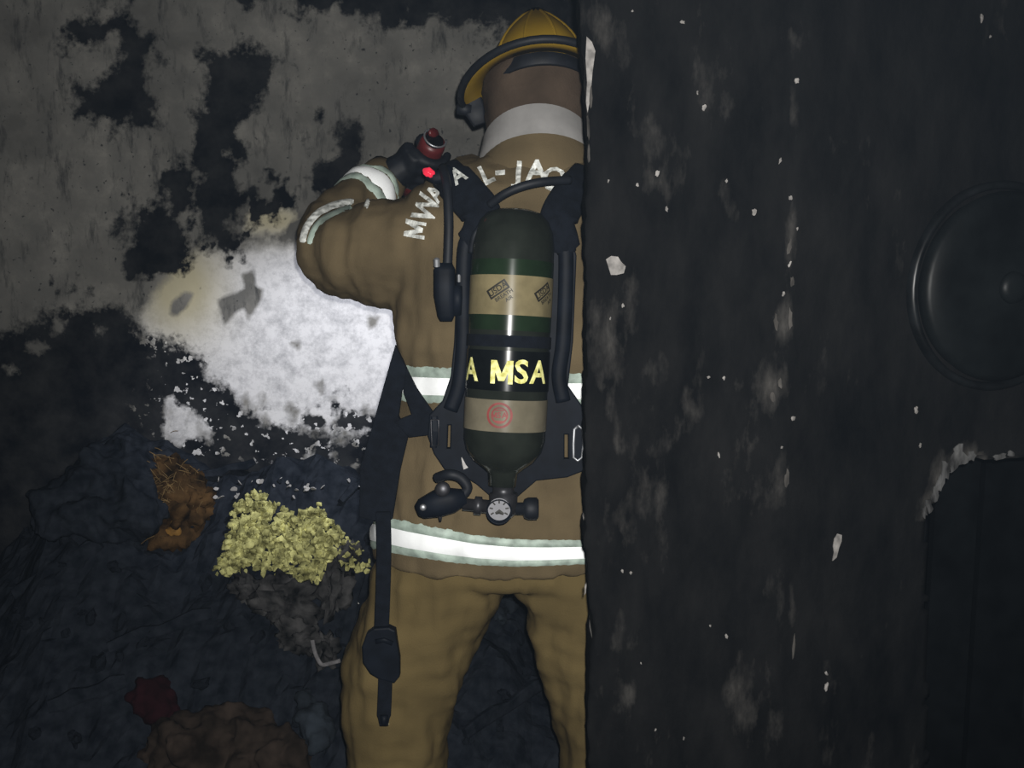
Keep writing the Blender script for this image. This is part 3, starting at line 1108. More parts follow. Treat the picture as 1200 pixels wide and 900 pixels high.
# trousers
LEGS_L = [(635, 450, 598, 1.80, 0.12), (665, 438, 596, 1.80, 0.135), (690, 434, 594, 1.80, 0.128), (706, 426, 586, 1.80, 0.125), (733, 411, 573, 1.80, 0.12), (768, 403, 561, 1.80, 0.112), (815, 399, 540, 1.80, 0.107), (893, 402, 523, 1.80, 0.10)]
LEGS_R = [(635, 596, 746, 1.80, 0.12), (665, 596, 758, 1.80, 0.135), (690, 596, 764, 1.80, 0.128), (708, 608, 770, 1.80, 0.125), (758, 622, 780, 1.80, 0.115), (800, 632, 787, 1.80, 0.11), (843, 645, 790, 1.80, 0.105), (893, 654, 790, 1.80, 0.10)]


def extend(rings, cx, r, zs_):
    n = 36
    for z, rr in zip(zs_, r):
        rings.append([(cx + rr * math.cos(2 * math.pi * k / n), 1.80 + rr * math.sin(2 * math.pi * k / n), z) for k in range(n)])
    return rings


lc = P((402 + 523) / 2, 900, 1.80).x
rc = P((653 + 790) / 2, 900, 1.80).x
legL = loft(extend([section(*t) for t in LEGS_L], lc, [0.092, 0.088, 0.092], [0.36, 0.24, 0.13]))
legR = loft(extend([section(*t) for t in LEGS_R], rc, [0.100, 0.094, 0.094], [0.36, 0.24, 0.13]))
hips = loft([section(615, 460, 740, 1.80, 0.12), section(640, 446, 752, 1.80, 0.135), section(660, 440, 756, 1.80, 0.14), section(672, 446, 752, 1.80, 0.125)])
v, f, nn = fuse([legL, legR, hips], 0.009, 5, 'turnout_trousers')
v = wrinkle(v, nn, 0.0095, 0)
trousers = mesh_obj('turnout_trousers', v, f, M['trouser'], person, True)
for cx in (lc, rc):
    v1 = lathe((cx, 1.80, 0.03), (0, 0, 1), [(0, 0.062), (0.10, 0.066), (0.22, 0.080)], 20)
    v2 = sweep([(cx, 1.70, 0.045), (cx, 1.76, 0.055), (cx, 1.86, 0.055), (cx, 1.95, 0.05), (cx, 2.0, 0.045)], [0.045, 0.055, 0.055, 0.058, 0.045], [0.042, 0.05, 0.055, 0.05, 0.038], 16, 2.6, (0, 0, 1))
    vv, ff_, _ = fuse([v1, v2], 0.008, 4, 'boot')
    bz = min(p_.z for p_ in vv)
    boot = mesh_obj('boot', [p_ - Vector((0, 0, bz - 0.004)) for p_ in vv], ff_, M['rubber'], person, True)
    mesh_obj('boot_sole', *sweep([(cx, 1.70, 0.008), (cx, 1.78, 0.008), (cx, 1.88, 0.008), (cx, 1.99, 0.008)], [0.048, 0.052, 0.06, 0.045], 0.008, 12, 4, (0, 0, 1)), M['rubber'], boot)

# head and hood (one continuous head under a knit hood)
HD = [(56, 604, 654, 1.88, 0.05), (62, 586, 674, 1.875, 0.09), (80, 570, 688, 1.87, 0.12), (110, 566, 692, 1.87, 0.13), (140, 570, 690, 1.865, 0.12), (160, 572, 690, 1.86, 0.105), (190, 560, 704, 1.85, 0.105), (204, 540, 720, 1.84, 0.11)]
v, f, nn = fuse([loft([section(*t) for t in HD])], 0.007, 5, 'hood')
v = [p_ + n_ * 0.0045 * mnoise.fractal(Vector((p_.x * 9, p_.y * 9, p_.z * 32)), 0.9, 2.0, 3) for p_, n_ in zip(v, nn)]
mesh_obj('hood', v, f, M['hood'], person, True)


def ringband(cx, cy, a, b, rows, name, mk, parent, thick=0.006, n=56, tilt=0.0):
    """rows: list of (py at the back, py at the sides, widening)"""
    rings_o, rings_i = [], []
    for pb, ps, wd in rows:
        zb = P(cx, pb, cy - b).z
        zs2 = P(cx - 90, ps, cy).z
        c = P(cx, pb, cy)
        ro, ri = [], []
        for k in range(n):
            t = 2 * math.pi * k / n
            x, y = math.cos(t), math.sin(t)
            z = zs2 + (zb - zs2) * max(0, -y) ** 1.2 + tilt * x
            ro.append((c.x + (a + wd) * x, cy + (b + wd) * y, z))
            ri.append((c.x + (a + wd - thick) * x, cy + (b + wd - thick) * y, z))
        rings_o.append(ro)
        rings_i.append(ri)
    rr = rings_o + rings_i[::-1] + [rings_o[0]]
    v_, f_ = loft(rr, True, False)
    return mesh_obj(name, v_, f_, M[mk], parent, True)


ringband(630, 1.85, 0.100, 0.120, [(121, 166, 0.0), (140, 182, 0.006), (164, 200, 0.012)], 'neck_band', 'neckcloth', person)
ringband(632, 1.845, 0.110, 0.128, [(156, 196, 0.0), (172, 202, 0.010), (188, 212, 0.016), (214, 222, 0.020)], 'collar', 'jacket', jacket, 0.010)
# face mask on the far side of the head
c = P(630, 118, 1.99)
mb = MB()
mb.add(*lump(c, (0.075, 0.05, 0.09), 2, 0.05, 3))
mb.add(*lathe(c + Vector((0, 0.03, -0.05)), (0, 1, -0.2), [(0, 0.03), (0.05, 0.028), (0.055, 0.015)], 16))
mb.build('face_mask', M['rubber'], person, True)

# ---- reflective bands round the coat


def torso_ring(top, bot, rows, name, mk, parent, off=0.004, edge=-0.001, n=110, th0=0.0, th1=2 * math.pi):
    """strip laid on the coat; top/bot: photo row as a function of photo column"""
    grid = []
    for i in range(n + 1):
        t = th0 + (th1 - th0) * i / n
        dx, dy = math.cos(t), math.sin(t)
        colp = []
        for k in range(rows + 1):
            u = k / rows
            gp = Vector((base.x + 0.0 + 0.24 * dx, 1.80 + 0.15 * dy, 1.2))
            z = 1.1
            for _ in range(3):
                px, _q = topx((gp.x, gp.y, z))
                py = np.interp(px, top[0], top[1]) * (1 - u) + np.interp(px, bot[0], bot[1]) * u
                z = P(px, py, min(gp.y, 1.80)).z
                o_ = Vector((base.x + 0.9 * dx, 1.80 + 0.9 * dy, z))
                h = JB.ray_cast(o_, Vector((-dx, -dy, 0)))
                if h[0] is None:
                    break
                gp = h[0]
            e = off if 0 < k < rows else edge
            colp.append(gp + Vector((dx, dy, 0)) * e)
        grid.append(colp)
    v_ = [p_ for c_2 in grid for p_ in c_2]
    m = rows + 1
    f_ = [(i * m + k, (i + 1) * m + k, (i + 1) * m + k + 1, i * m + k + 1) for i in range(n) for k in range(rows)]
    return mesh_obj(name, v_, f_, M[mk], parent, True)


HX = [430, 455, 480, 520, 560, 600, 640, 684, 760]
HT = [600, 605, 611, 619, 627, 631, 632, 632, 626]
HB = [643, 648, 653, 659, 663, 665, 664, 662, 655]


def between(a, b_, u):
    return [x + (y - x) * u for x, y in zip(a, b_)]


torso_ring((HX, HT), (HX, between(HT, HB, 0.36)), 3, 'trim_edge', 'limetape', jacket, 0.0035)
torso_ring((HX, between(HT, HB, 0.28)), (HX, between(HT, HB, 0.74)), 4, 'reflective_band', 'silver', jacket, 0.0055, 0.0035)
torso_ring((HX, between(HT, HB, 0.66)), (HX, HB), 3, 'trim_edge', 'limetape', jacket, 0.0035)
CXX = [460, 480, 528, 600, 660, 690, 770]
CT = [424, 428, 430, 434, 437, 437, 433]
CB = [468, 473, 474, 476, 477, 477, 472]
torso_ring((CXX, CT), (CXX, between(CT, CB, 0.38)), 3, 'trim_edge', 'limetape', jacket, 0.0035)
torso_ring((CXX, between(CT, CB, 0.30)), (CXX, between(CT, CB, 0.76)), 4, 'reflective_band', 'silver', jacket, 0.0055, 0.0035)
torso_ring((CXX, between(CT, CB, 0.68)), (CXX, CB), 3, 'trim_edge', 'limetape', jacket, 0.0035)


def arm_ring(a, b_, t0, t1, name, mk, parent, off=0.004, n=48, rows=4, arc_=(0, 2 * math.pi)):
    """strip round the forearm between axis fractions t0..t1"""
    ax = (b_ - a).normalized()
    u = ax.cross(Vector((0, 1, 0))).normalized()
    w = ax.cross(u).normalized()
    g = []
    for i in range(n + 1):
        t = arc_[0] + (arc_[1] - arc_[0]) * i / n
        d = u * math.cos(t) + w * math.sin(t)
        c_2 = []
        for k in range(rows + 1):
            o_ = a.lerp(b_, t0 + (t1 - t0) * k / rows)
            h = JB.ray_cast(o_ + d * 0.13, -d)
            q_ = h[0] if h[0] is not None else o_ + d * 0.06
            if (q_ - o_).length > 0.085:
                q_ = o_ + d * 0.06
            c_2.append(q_ + d * (off if 0 < k < rows else -0.001))
        g.append(c_2)
    m = rows + 1
    return mesh_obj(name, [p_ for q_ in g for p_ in q_], [(i * m + k, (i + 1) * m + k, (i + 1) * m + k + 1, i * m + k + 1) for i in range(n) for k in range(rows)], M[mk], parent, True)


fa, fb = P(414, 246, 2.00), P(444, 219, 2.07)
arm_ring(fa, fb, 0.20, 0.45, 'trim_edge', 'limetape', jacket, 0.0035)
arm_ring(fa, fb, 0.42, 0.86, 'reflective_band', 'silver', jacket)
arm_ring(fa, fb, 0.84, 1.05, 'trim_edge', 'limetape', jacket, 0.0035)


def draped(path, hw, name, mk, parent, off=0.0035, m=5, rows=3):
    """strip laid over the coat along a seam"""
    pp = smoothpath([Vector((a, b_, 0)) for a, b_ in path], m)
    g = []
    for i, q_ in enumerate(pp):
        t = (pp[min(i + 1, len(pp) - 1)] - pp[max(i - 1, 0)]).normalized()
        s = Vector((-t.y, t.x, 0))
        w = hw * (0.55 if i in (0, len(pp) - 1) else 1)
        c_2 = []
        for k in range(rows + 1):
            z = q_ + s * w * (2 * k / rows - 1)
            h, nrm = jhit(z.x, z.y)
            c_2.append(h + nrm * (off if 0 < k < rows else -0.0005))
        g.append(c_2)
    mm = rows + 1
    return mesh_obj(name, [p_ for q_ in g for p_ in q_], [(i * mm + k, (i + 1) * mm + k, (i + 1) * mm + k + 1, i * mm + k + 1) for i in range(len(pp) - 1) for k in range(rows)], M[mk], parent, True)


draped([(354, 284), (359, 266), (372, 250), (392, 240), (414, 236)], 4.5, 'reflective_band', 'letter', jacket)
draped([(362, 286), (368, 268), (380, 256), (398, 247), (412, 242)], 3.5, 'trim_edge', 'limetape', jacket)
draped([(428, 244), (432, 234)], 3.0, 'reflective_band', 'letter', jacket)


# ---- lettering
def glyph_M(size):
    h, w, t = 0.36 * size, 0.34 * size, 0.145 * size
    quads_ = [((-w, -h), (-w + t, -h), (-w + t, h), (-w, h)), ((w - t, -h), (w, -h), (w, h), (w - t, h)),
              ((-w, h), (-w + t * 1.25, h), (t * 0.62, -h * 0.75), (-t * 0.62, -h * 0.75)), ((w - t * 1.25, h), (w, h), (t * 0.62, -h * 0.75), (-t * 0.62, -h * 0.75))]
    v_, f_ = [], []
    for q_ in quads_:
        a, b2, c, d = [Vector((p_[0], p_[1], 0)) for p_ in q_]
        m = 5
        n0 = len(v_)
        for i in range(m + 1):
            u_ = i / m
            v_ += [a.lerp(d, u_), b2.lerp(c, u_)]
        f_ += [(n0 + 2 * i, n0 + 2 * i + 1, n0 + 2 * i + 3, n0 + 2 * i + 2) for i in range(m)]
    return v_, f_


def text_mesh(s, size, bold=0.03):
    """a word as flat lettering centred on the origin"""
    if 'M' not in s:
        return font_mesh(s, size, bold)
    x = 0.0
    V, F = [], []
    for ch in s:
        v_, f_ = glyph_M(size) if ch == 'M' else font_mesh(ch, size, bold)
        lo, hi = min(q_.x for q_ in v_), max(q_.x for q_ in v_)
        n0 = len(V)
        V += [Vector((q_.x - lo + x, q_.y, 0)) for q_ in v_]
        F += [tuple(i + n0 for i in q_) for q_ in f_]
        x += hi - lo + 0.05 * size
    x -= 0.05 * size
    return [Vector((q_.x - x / 2, q_.y, 0)) for q_ in V], F


def font_mesh(s, size, bold=0.03):
    cu = bpy.data.curves.new('t', 'FONT')
    cu.body = s
    cu.size = size
    cu.offset = bold * size
    cu.align_x = 'CENTER'
    cu.align_y = 'CENTER'
    cu.resolution_u = 3
    t = bpy.data.objects.new('t', cu)
    COL.objects.link(t)
    me = to_mesh(t)
    bpy.data.objects.remove(t)
    bm = bmesh.new()
    bm.from_mesh(me)
    bmesh.ops.triangulate(bm, faces=bm.faces)
    for _ in range(2):
        bmesh.ops.subdivide_edges(bm, edges=bm.edges[:], cuts=1, use_grid_fill=True)
    bmesh.ops.triangulate(bm, faces=bm.faces)
    bm.verts.index_update()
    v_ = [q_.co.copy() for q_ in bm.verts]
    f_ = [tuple(x.index for x in p_.verts) for p_ in bm.faces]
    bm.free()
    return v_, f_


def coat_letter(s, px, py, hpx, rot, wide=1.0, over=None):
    v_, f_ = text_mesh(s, hpx / 0.72, 0.03)
    a = math.radians(rot)
    out = []
    for q_ in v_:
        x, y = q_.x * wide, q_.y
        X = px + x * math.cos(a) - y * math.sin(a)
        Y = py - (x * math.sin(a) + y * math.cos(a))
        h, nrm = jhit(X, Y)
        cb = CB_HIT(X, Y)
        if over is not None:
            pb = over.ray_cast(CAM, ray(X, Y).normalized())[0]
            if pb is not None:
                cb = pb
        if cb is not None and cb.y < h.y:
            h = cb
            nrm = Vector((0, -1, 0))
        out.append(h + nrm * 0.003)
    return mesh_obj('letter', out, f_, M['letter'], jacket)


cobj = [o for o in jacket.children if o.name.startswith('collar')][0]
cL = root_loc(cobj)
CBV = BVHTree.FromPolygons([q_.co + cL for q_ in cobj.data.vertices], [tuple(p_.vertices) for p_ in cobj.data.polygons])


def CB_HIT(X, Y):
    h = CBV.ray_cast(CAM, ray(X, Y).normalized())
    return h[0]


coat_letter('M', 487, 269, 25, 80, 0.85)
coat_letter('W', 502, 245, 26, 68, 0.8)
coat_letter('A', 512, 228, 20, 58, 0.9)
coat_letter('L', 570, 207, 22, 24, 0.9)
coat_letter('-', 586, 201, 26, 5, 1.1)
coat_letter('J', 608, 203, 25, -3, 1.0)
coat_letter('A', 629, 202, 26, -2, 1.0)
coat_letter('O', 649, 212, 28, -12, 0.9)

# ---- gloves: palm, four fingers and a thumb closed on the lamp


def glove(wrist, lamp_c, lamp_ax, lamp_r, side, name):
    wrist = Vector(wrist)
    ax = Vector(lamp_ax).normalized()
    to = (Vector(lamp_c) - wrist)
    to = (to - ax * to.dot(ax)).normalized()
    o_ = ax.cross(to).normalized()
    pk = Vector(lamp_c) - to * (lamp_r + 0.018)
    parts = chain([wrist, wrist.lerp(pk, 0.5), pk], [0.040, 0.036, 0.030], 4, 12)
    # palm slab along the lamp axis
    parts += [sweep([pk - ax * 0.045, pk - ax * 0.02, pk + ax * 0.02, pk + ax * 0.045], [0.026, 0.034, 0.034, 0.028], [0.014, 0.018, 0.018, 0.014], 12, 2.4, to)]
    for i, (s, ln) in enumerate(((-0.038, 0.86), (-0.013, 0.97), (0.012, 1.0), (0.037, 0.92))):
        b0 = Vector(lamp_c) + ax * s
        R = lamp_r + 0.012
        pts = []
        for a in (185, 225, 270, 315, 350):
            aa = math.radians(180 + (a - 180) * ln)
            pts.append(b0 + (to * math.cos(aa) + o_ * side * math.sin(aa)) * R)
        parts += chain(pts, [0.0125, 0.0125, 0.0115, 0.0105, 0.0095], 3, 8)
    b0 = Vector(lamp_c) + ax * 0.045
    R = lamp_r + 0.012
    pts = [pk + ax * 0.02] + [b0 + (to * math.cos(math.radians(a)) + o_ * side * math.sin(math.radians(a))) * R for a in (165, 130, 95)]
    parts += chain(pts, [0.015, 0.0145, 0.013, 0.011], 3, 8)
    v_, f_, _n = fuse(parts, 0.0045, 2, name)
    return mesh_obj(name, v_, f_, M['rubber'], person, True)


lamp_c = P(497, 190, 2.10)
spot_target = P(362, 478, WY)
lax = (spot_target - lamp_c).normalized()
glove(P(446, 214, 2.08), lamp_c, lax, 0.026, -1, 'glove')
lamp2 = P(716, 224, 2.24)
glove(P(740, 240, 2.19), lamp2, Vector((0.3, 0.2, 1)), 0.018, 1, 'glove')
# cuff of the sleeve
mesh_obj('cuff', *sweep([P(438, 226, 2.06), P(450, 210, 2.09), P(456, 204, 2.10)], [0.054, 0.050, 0.046], [0.054, 0.050, 0.046], 20, 2.0), M['jacket'], jacket, True)

# ------------------------------------------------------------------ hand lamp (lights the plaster)
lamp = thing('hand_lamp', tuple(lamp_c), 'red hand lamp with dark round end held up in the glove', 'lamp')
mesh_obj('housing', *lathe(lamp_c - lax * 0.065, lax, [(0, 0.024), (0.012, 0.027), (0.10, 0.026), (0.125, 0.033), (0.15, 0.034)], 28), M['red'], lamp, True)
mesh_obj('end_cap', *lathe(lamp_c - lax * 0.070, lax, [(0, 0.014), (0.001, 0.019), (0.008, 0.0215)], 28), M['glass'], lamp, True)
t_, f_ = [], []
mb = MB()
U = lax.cross(Vector((0, 0, 1))).normalized()
W = U.cross(lax).normalized()
rp = [lamp_c - lax * 0.074 + (U * math.cos(a) + W * math.sin(a)) * 0.0235 for a in [math.radians(100 + 14 * k) for k in range(19)]]
mb.add(*tube(rp, 0.0022, 8))
mb.build('end_ring', M['metal'], lamp, True)
mesh_obj('switch_knob', *lump(lamp_c - lax * 0.02 + W * 0.036, (0.016, 0.016, 0.018), 3, 0.15, 2), M['rubber'], lamp, True)
mesh_obj('pull_tab', *lump(lamp_c - lax * 0.073 + W * 0.014, (0.017, 0.006, 0.010), 8, 0.2, 3), M['red'], lamp, True)
mesh_obj('lamp_lens', *lathe(lamp_c + lax * 0.086, lax, [(0, 0.030), (0.002, 0.030), (0.004, 0.02)], 24), M['white'], lamp, True)
sp = bpy.data.lights.new('lamp_beam', 'SPOT')
sp.energy = 35
sp.color = (0.90, 0.92, 1.0)
sp.spot_size = math.radians(66)
sp.spot_blend = 0.85
sp.shadow_soft_size = 0.02
spo = bpy.data.objects.new('lamp_beam', sp)
COL.objects.link(spo)
spo.parent = lamp
spo.location = lax * 0.10
spo.rotation_euler = lax.to_track_quat('-Z', 'Y').to_euler()

# ------------------------------------------------------------------ helmet
hc = P(632, 98, 1.87)
helmet = thing('firefighter_helmet', tuple(hc), 'yellow fire helmet with a black-edged brim tipped forward on the hooded head', 'helmet')
HR = Matrix.Rotation(math.radians(-14), 3, 'X') @ Matrix.Rotation(math.radians(-3), 3, 'Y')


def hl(x, y, z):
    return hc + HR @ Vector((x, y, z))


n = 48
A, B = 0.098, 0.135
rings = []
for k in range(11):
    ph = math.radians(90 * k / 10)
    r = (1 - (k / 10) ** 1.7) if k < 10 else 0.03
    z = 0.146 * (k / 10) ** 0.95
    rings.append([hl(A * r * math.cos(2 * math.pi * j / n), B * r * math.sin(2 * math.pi * j / n), z + 0.006 * abs(math.cos(3 * 2 * math.pi * j / n)) * (1 - k / 10)) for j in range(n)])
mesh_obj('crown', *loft(rings), M['yellow'], helmet, True)
BA, BB = 0.146, 0.188


def brim(s, z):
    return [hl((A + (BA - A) * s) * math.cos(2 * math.pi * j / n), (B + (BB - B) * s) * math.sin(2 * math.pi * j / n), z - 0.018 * s * abs(math.cos(2 * math.pi * j / n)) ** 2) for j in range(n)]


rr = [brim(0, 0.004), brim(0.5, 0.001), brim(1, -0.002), brim(1, -0.006), brim(0.5, -0.004), brim(-0.02, 0.0), brim(0, 0.004)]
mesh_obj('brim', *loft(rr, True, False), M['yellow'], helmet, True)
mb = MB()
e = brim(1, -0.004)
e = e + e[:2]
mb.add(*tube(e, 0.0070, 8))
mb.build('edge_trim', M['rubber'], helmet, True)
for k in range(4):
    a = math.radians(-90 + (k - 1.5) * 34)
    pts = []
    for i in range(8):
        u_ = 0.06 + 0.86 * i / 7
        r_ = 1 - u_ ** 1.7
        pts.append(hl(A * r_ * math.cos(a), B * r_ * math.sin(a), 0.146 * u_ ** 0.95 + 0.001))
    mesh_obj('crown_ridge', *tube(pts, 0.0035, 6), M['yellow'], helmet, True)
rings = [[hl(0.100 * s * math.cos(2 * math.pi * j / n), 0.142 * s * math.sin(2 * math.pi * j / n), z) for j in range(n)] for s, z in ((0.94, 0.0), (1.0, -0.024), (0.97, -0.027), (0.90, 0.0))]
mesh_obj('head_band', *loft(rings + [rings[0]], True, False), M['rubber'], helmet, True)
# reflective sticker on the crown and side flap with shield hinge
pts = [hl(A * 1.01 * math.cos(math.radians(a)), B * 1.01 * math.sin(math.radians(a)), 0.016) for a in (-158, -148, -138)]
mesh_obj('sticker', *sweep(pts, 0.012, 0.002, 8, 4, (0, -1, 0.3)), M['tanktext'], helmet)
mesh_obj('ear_flap', *sweep([P(552, 92, 1.90), P(551, 112, 1.90), P(556, 128, 1.90), P(562, 146, 1.89)], [0.014, 0.020, 0.022, 0.012], 0.006, 10, 3), M['rubber'], helmet, True)
mesh_obj('shield_hinge', *lathe(P(545, 128, 1.90), (-1, 0, 0.1), [(-0.012, 0.010), (0.0, 0.012), (0.014, 0.011), (0.016, 0.006)], 14), M['rubber'], helmet, True)

# ------------------------------------------------------------------ breathing apparatus
TY = 1.555
t0, t1 = P(603.5, 246, TY + 0.03), P(589, 560, TY - 0.01)
sc = thing('breathing_apparatus', tuple(P(596, 560, TY)), 'firefighter\'s breathing apparatus with olive air tank and black harness', 'breathing apparatus')
tax = (t1 - t0).normalized()
tl = (t1 - t0).length
TR = 0.0655


def tpos(py):
    """distance along the tank axis of a photo row (front face)"""
    best, bd = 0, 1e9
    for k in range(400):
        d = tl * k / 399
        q_ = t0 + tax * d - Vector((0, TR, 0))
        y = topx(q_)[1]
        if abs(y - py) < bd:
            best, bd = d, abs(y - py)
    return best


prof = [(0.0, 0.004), (0.001, 0.030), (0.006, 0.044), (0.018, 0.055), (0.036, 0.0625), (0.058, TR)]
dB = tpos(524)
prof += [(dB * 0.5, TR), (dB, TR), (dB + 0.018, TR * 0.93), (dB + 0.034, TR * 0.76), (dB + 0.046, TR * 0.52), (dB + 0.054, 0.024), (dB + 0.075, 0.022)]
cyl = mesh_obj('air_cylinder', *lathe(t0, tax, prof, 56), M['tank'], sc, True)


def tank_band(y0, y1, mk, name, off):
    a, b_ = tpos(y0), tpos(y1)
    return mesh_obj(name, *lathe(t0, tax, [(a, TR - 0.002), (a, TR + off), (b_, TR + off), (b_, TR - 0.002)][1:3], 96, False), M[mk], cyl, True)


tank_band(308, 392, 'tankgreen', 'green_stripe', 0.0004)
tank_band(327, 374, 'tanklabel', 'tan_label', 0.0010)
tank_band(416, 463, 'tankblack', 'black_sleeve', 0.0014)
tank_band(474, 511, 'tanklabel2', 'pale_label', 0.0010)
TU = tax.cross(Vector((0, 1, 0))).normalized()
if TU.x < 0:
    TU = -TU
TB = Vector((0, -1, 0))
TB = (TB - tax * TB.dot(tax)).normalized()


def wrap(v_, f_, ang, d, off, name, mk, rot=0.0, seg=None):
    out = []
    a = math.radians(rot)
    for q_ in v_:
        x, y = q_.x * math.cos(a) - q_.y * math.sin(a), q_.x * math.sin(a) + q_.y * math.cos(a)
        th_ = math.radians(ang) + x / TR
        out.append(t0 + tax * (d - y) + (TU * math.sin(th_) + TB * math.cos(th_)) * (TR + off))
    return mesh_obj(name, out, f_, M[mk], cyl)


dm = tpos(441)
wrap(*text_mesh('MSA', 0.050, 0.022), 20, dm, 0.0020, 'sleeve_lettering', 'tanktext')
wrap(*text_mesh('A', 0.050, 0.022), -58, dm, 0.0020, 'sleeve_lettering', 'tanktext')
# slanted stencil on the tan label


def frame2(w, h, t, m=10):
    def edge(x0, y0, x1, y1):
        return [(x0 + (x1 - x0) * i / m, y0 + (y1 - y0) * i / m) for i in range(m)]
    o_ = edge(-w, -h, w, -h) + edge(w, -h, w, h) + edge(w, h, -w, h) + edge(-w, h, -w, -h)
    i_ = [(x * (w - t) / w, y * (h - t) / h) for x, y in o_]
    k = len(o_)
    return [Vector((x, y, 0)) for x, y in o_ + i_], [(j, (j + 1) % k, k + (j + 1) % k, k + j) for j in range(k)]


dl = tpos(348)
for ang in (-14, 52):
    sh = math.radians(35)

    def put(v_, f_, x, y, name='stencil'):
        X = x * math.cos(sh) - y * math.sin(sh)
        Y = x * math.sin(sh) + y * math.cos(sh)
        wrap(v_, f_, ang + math.degrees(X / TR), dl - Y, 0.0018, name, 'ink', 35)
    put(*frame2(0.0175, 0.0080, 0.0028), -0.001, 0.007)
    put(*text_mesh('USDA', 0.0125, 0.02), -0.001, 0.007)
    put(*text_mesh('BREATH', 0.0085, 0.02), 0.002, -0.006)
    put(*text_mesh('AIR', 0.0080, 0.02), 0.006, -0.0145)
# red round stamp on the pale label
ds = tpos(492)


def ring2(r0, r1, m=40):
    v_ = [Vector((r * math.cos(2 * math.pi * j / m), r * math.sin(2 * math.pi * j / m), 0)) for r in (r0, r1) for j in range(m)]
    return v_, [(j, (j + 1) % m, m + (j + 1) % m, m + j) for j in range(m)]


wrap(*ring2(0.0165, 0.0200), -8, ds, 0.0017, 'stamp', 'redink')
wrap(*ring2(0.0105, 0.0130), -8, ds, 0.0017, 'stamp', 'redink')
wrap(*text_mesh('MSA', 0.0125, 0.03), -8, ds, 0.0021, 'stamp', 'redink')
for dy in (0.0085, -0.0085):
    wrap(*text_mesh('-----' if dy < 0 else '----', 0.010, 0.05), -8, ds - dy, 0.0021, 'stamp', 'redink')
# tank straps
for y0, y1 in ((398, 412),):
    tank_band(y0, y1, 'webbing', 'tank_strap', 0.0022)

# back plate behind the tank
PY_ = 1.628
out = [(566, 266), (636, 266), (666, 270), (674, 300), (670, 400), (664, 452), (682, 478), (689, 500), (689, 535), (682, 550), (664, 557), (628, 561), (606, 580), (576, 580), (560, 566), (540, 553), (522, 548), (510, 530), (503, 510), (505, 486), (520, 470), (530, 440), (534, 400), (538, 300), (547, 270)]
holes = [[(524, 496), (530, 496), (529, 526), (523, 526)], [(660, 507), (667, 507), (667, 538), (660, 538)]]
plate('back_plate', out, PY_, 0.012, M['blackplastic'], sc, holes, 0.002)
# side tubes of the frame
for pts in ([(560, 268), (546, 285), (543, 330), (543, 400), (538, 450), (528, 480)], [(652, 262), (662, 285), (663, 330), (660, 400), (655, 440), (660, 470)]):
    mesh_obj('frame_tube', *sweep(smoothpath([P(a, b_, 1.600) for a, b_ in pts], 5), 0.0125, 0.010, 12, 2.4), M['blackplastic'], sc, True)
# shoulder pads
lp = [(522, 203, 1.69), (534, 214, 1.655), (550, 232, 1.625), (563, 250, 1.605), (560, 272, 1.60), (548, 290, 1.605)]
pad_l = mesh_obj('shoulder_pad', *sweep(smoothpath([P(*q_) for q_ in lp], 5), [0.022] + [0.030] * 4 + [0.034] * 12 + [0.026] * 7 + [0.016] * 2, 0.014, 14, 2.8), M['webbing'], sc, True)
rp_ = [(688, 206, 1.69), (676, 220, 1.655), (662, 240, 1.625), (655, 258, 1.605), (660, 278, 1.60), (664, 295, 1.605)]
mesh_obj('shoulder_pad', *sweep(smoothpath([P(*q_) for q_ in rp_], 5), [0.022] + [0.030] * 4 + [0.032] * 12 + [0.024] * 7 + [0.016] * 2, 0.014, 14, 2.8), M['webbing'], sc, True)
pL = root_loc(pad_l)
coat_letter('A', 537, 206, 19, 32, 0.9, BVHTree.FromPolygons([q_.co + pL for q_ in pad_l.data.vertices], [tuple(p_.vertices) for p_ in pad_l.data.polygons]))
# hose arching between the pads
mesh_obj('air_hose', *tube(smoothpath([P(574, 240, 1.59), P(590, 228, 1.575), P(610, 219, 1.57), P(636, 213, 1.575), P(668, 211, 1.60)], 6), 0.0070, 12), M['rubber'], sc, True)
mesh_obj('hose_loop', *tube(smoothpath([P(584, 250, 1.575), P(568, 262, 1.565), P(556, 276, 1.565), P(552, 296, 1.575)], 5), 0.0050, 10), M['rubber'], sc, True)
# gauge line and alarm unit left of the tank
mesh_obj('alarm_hose', *tube(smoothpath([P(519, 196, 1.66), P(524, 220, 1.62), P(526, 260, 1.60), P(525, 300, 1.595), P(524, 318, 1.595)], 6), 0.0078, 12), M['rubber'], sc, True)
al = mesh_obj('alarm_unit', *sweep([P(521, 308, 1.588), P(521, 316, 1.588), P(521, 345, 1.588), P(523, 370, 1.588), P(523, 376, 1.588)], [0.012, 0.0175, 0.0175, 0.0140, 0.010], [0.010, 0.015, 0.015, 0.012, 0.008], 16, 3.2), M['blackplastic'], sc, True)
mesh_obj('alarm_clip', *sweep([P(536, 336, 1.59), P(536, 350, 1.585), P(535, 368, 1.59)], 0.008, 0.010, 12, 3), M['blackplastic'], al, True)
mesh_obj('alarm_knob', *lathe(P(512, 312, 1.57), (0, -0.3, 1), [(0, 0.005), (0.012, 0.005), (0.014, 0.002)], 10), M['metal'], al)
mesh_obj('alarm_knob', *lathe(P(538, 330, 1.57), (0, -0.3, 1), [(0, 0.003), (0.010, 0.003), (0.012, 0.0015)], 10), M['metal'], al)
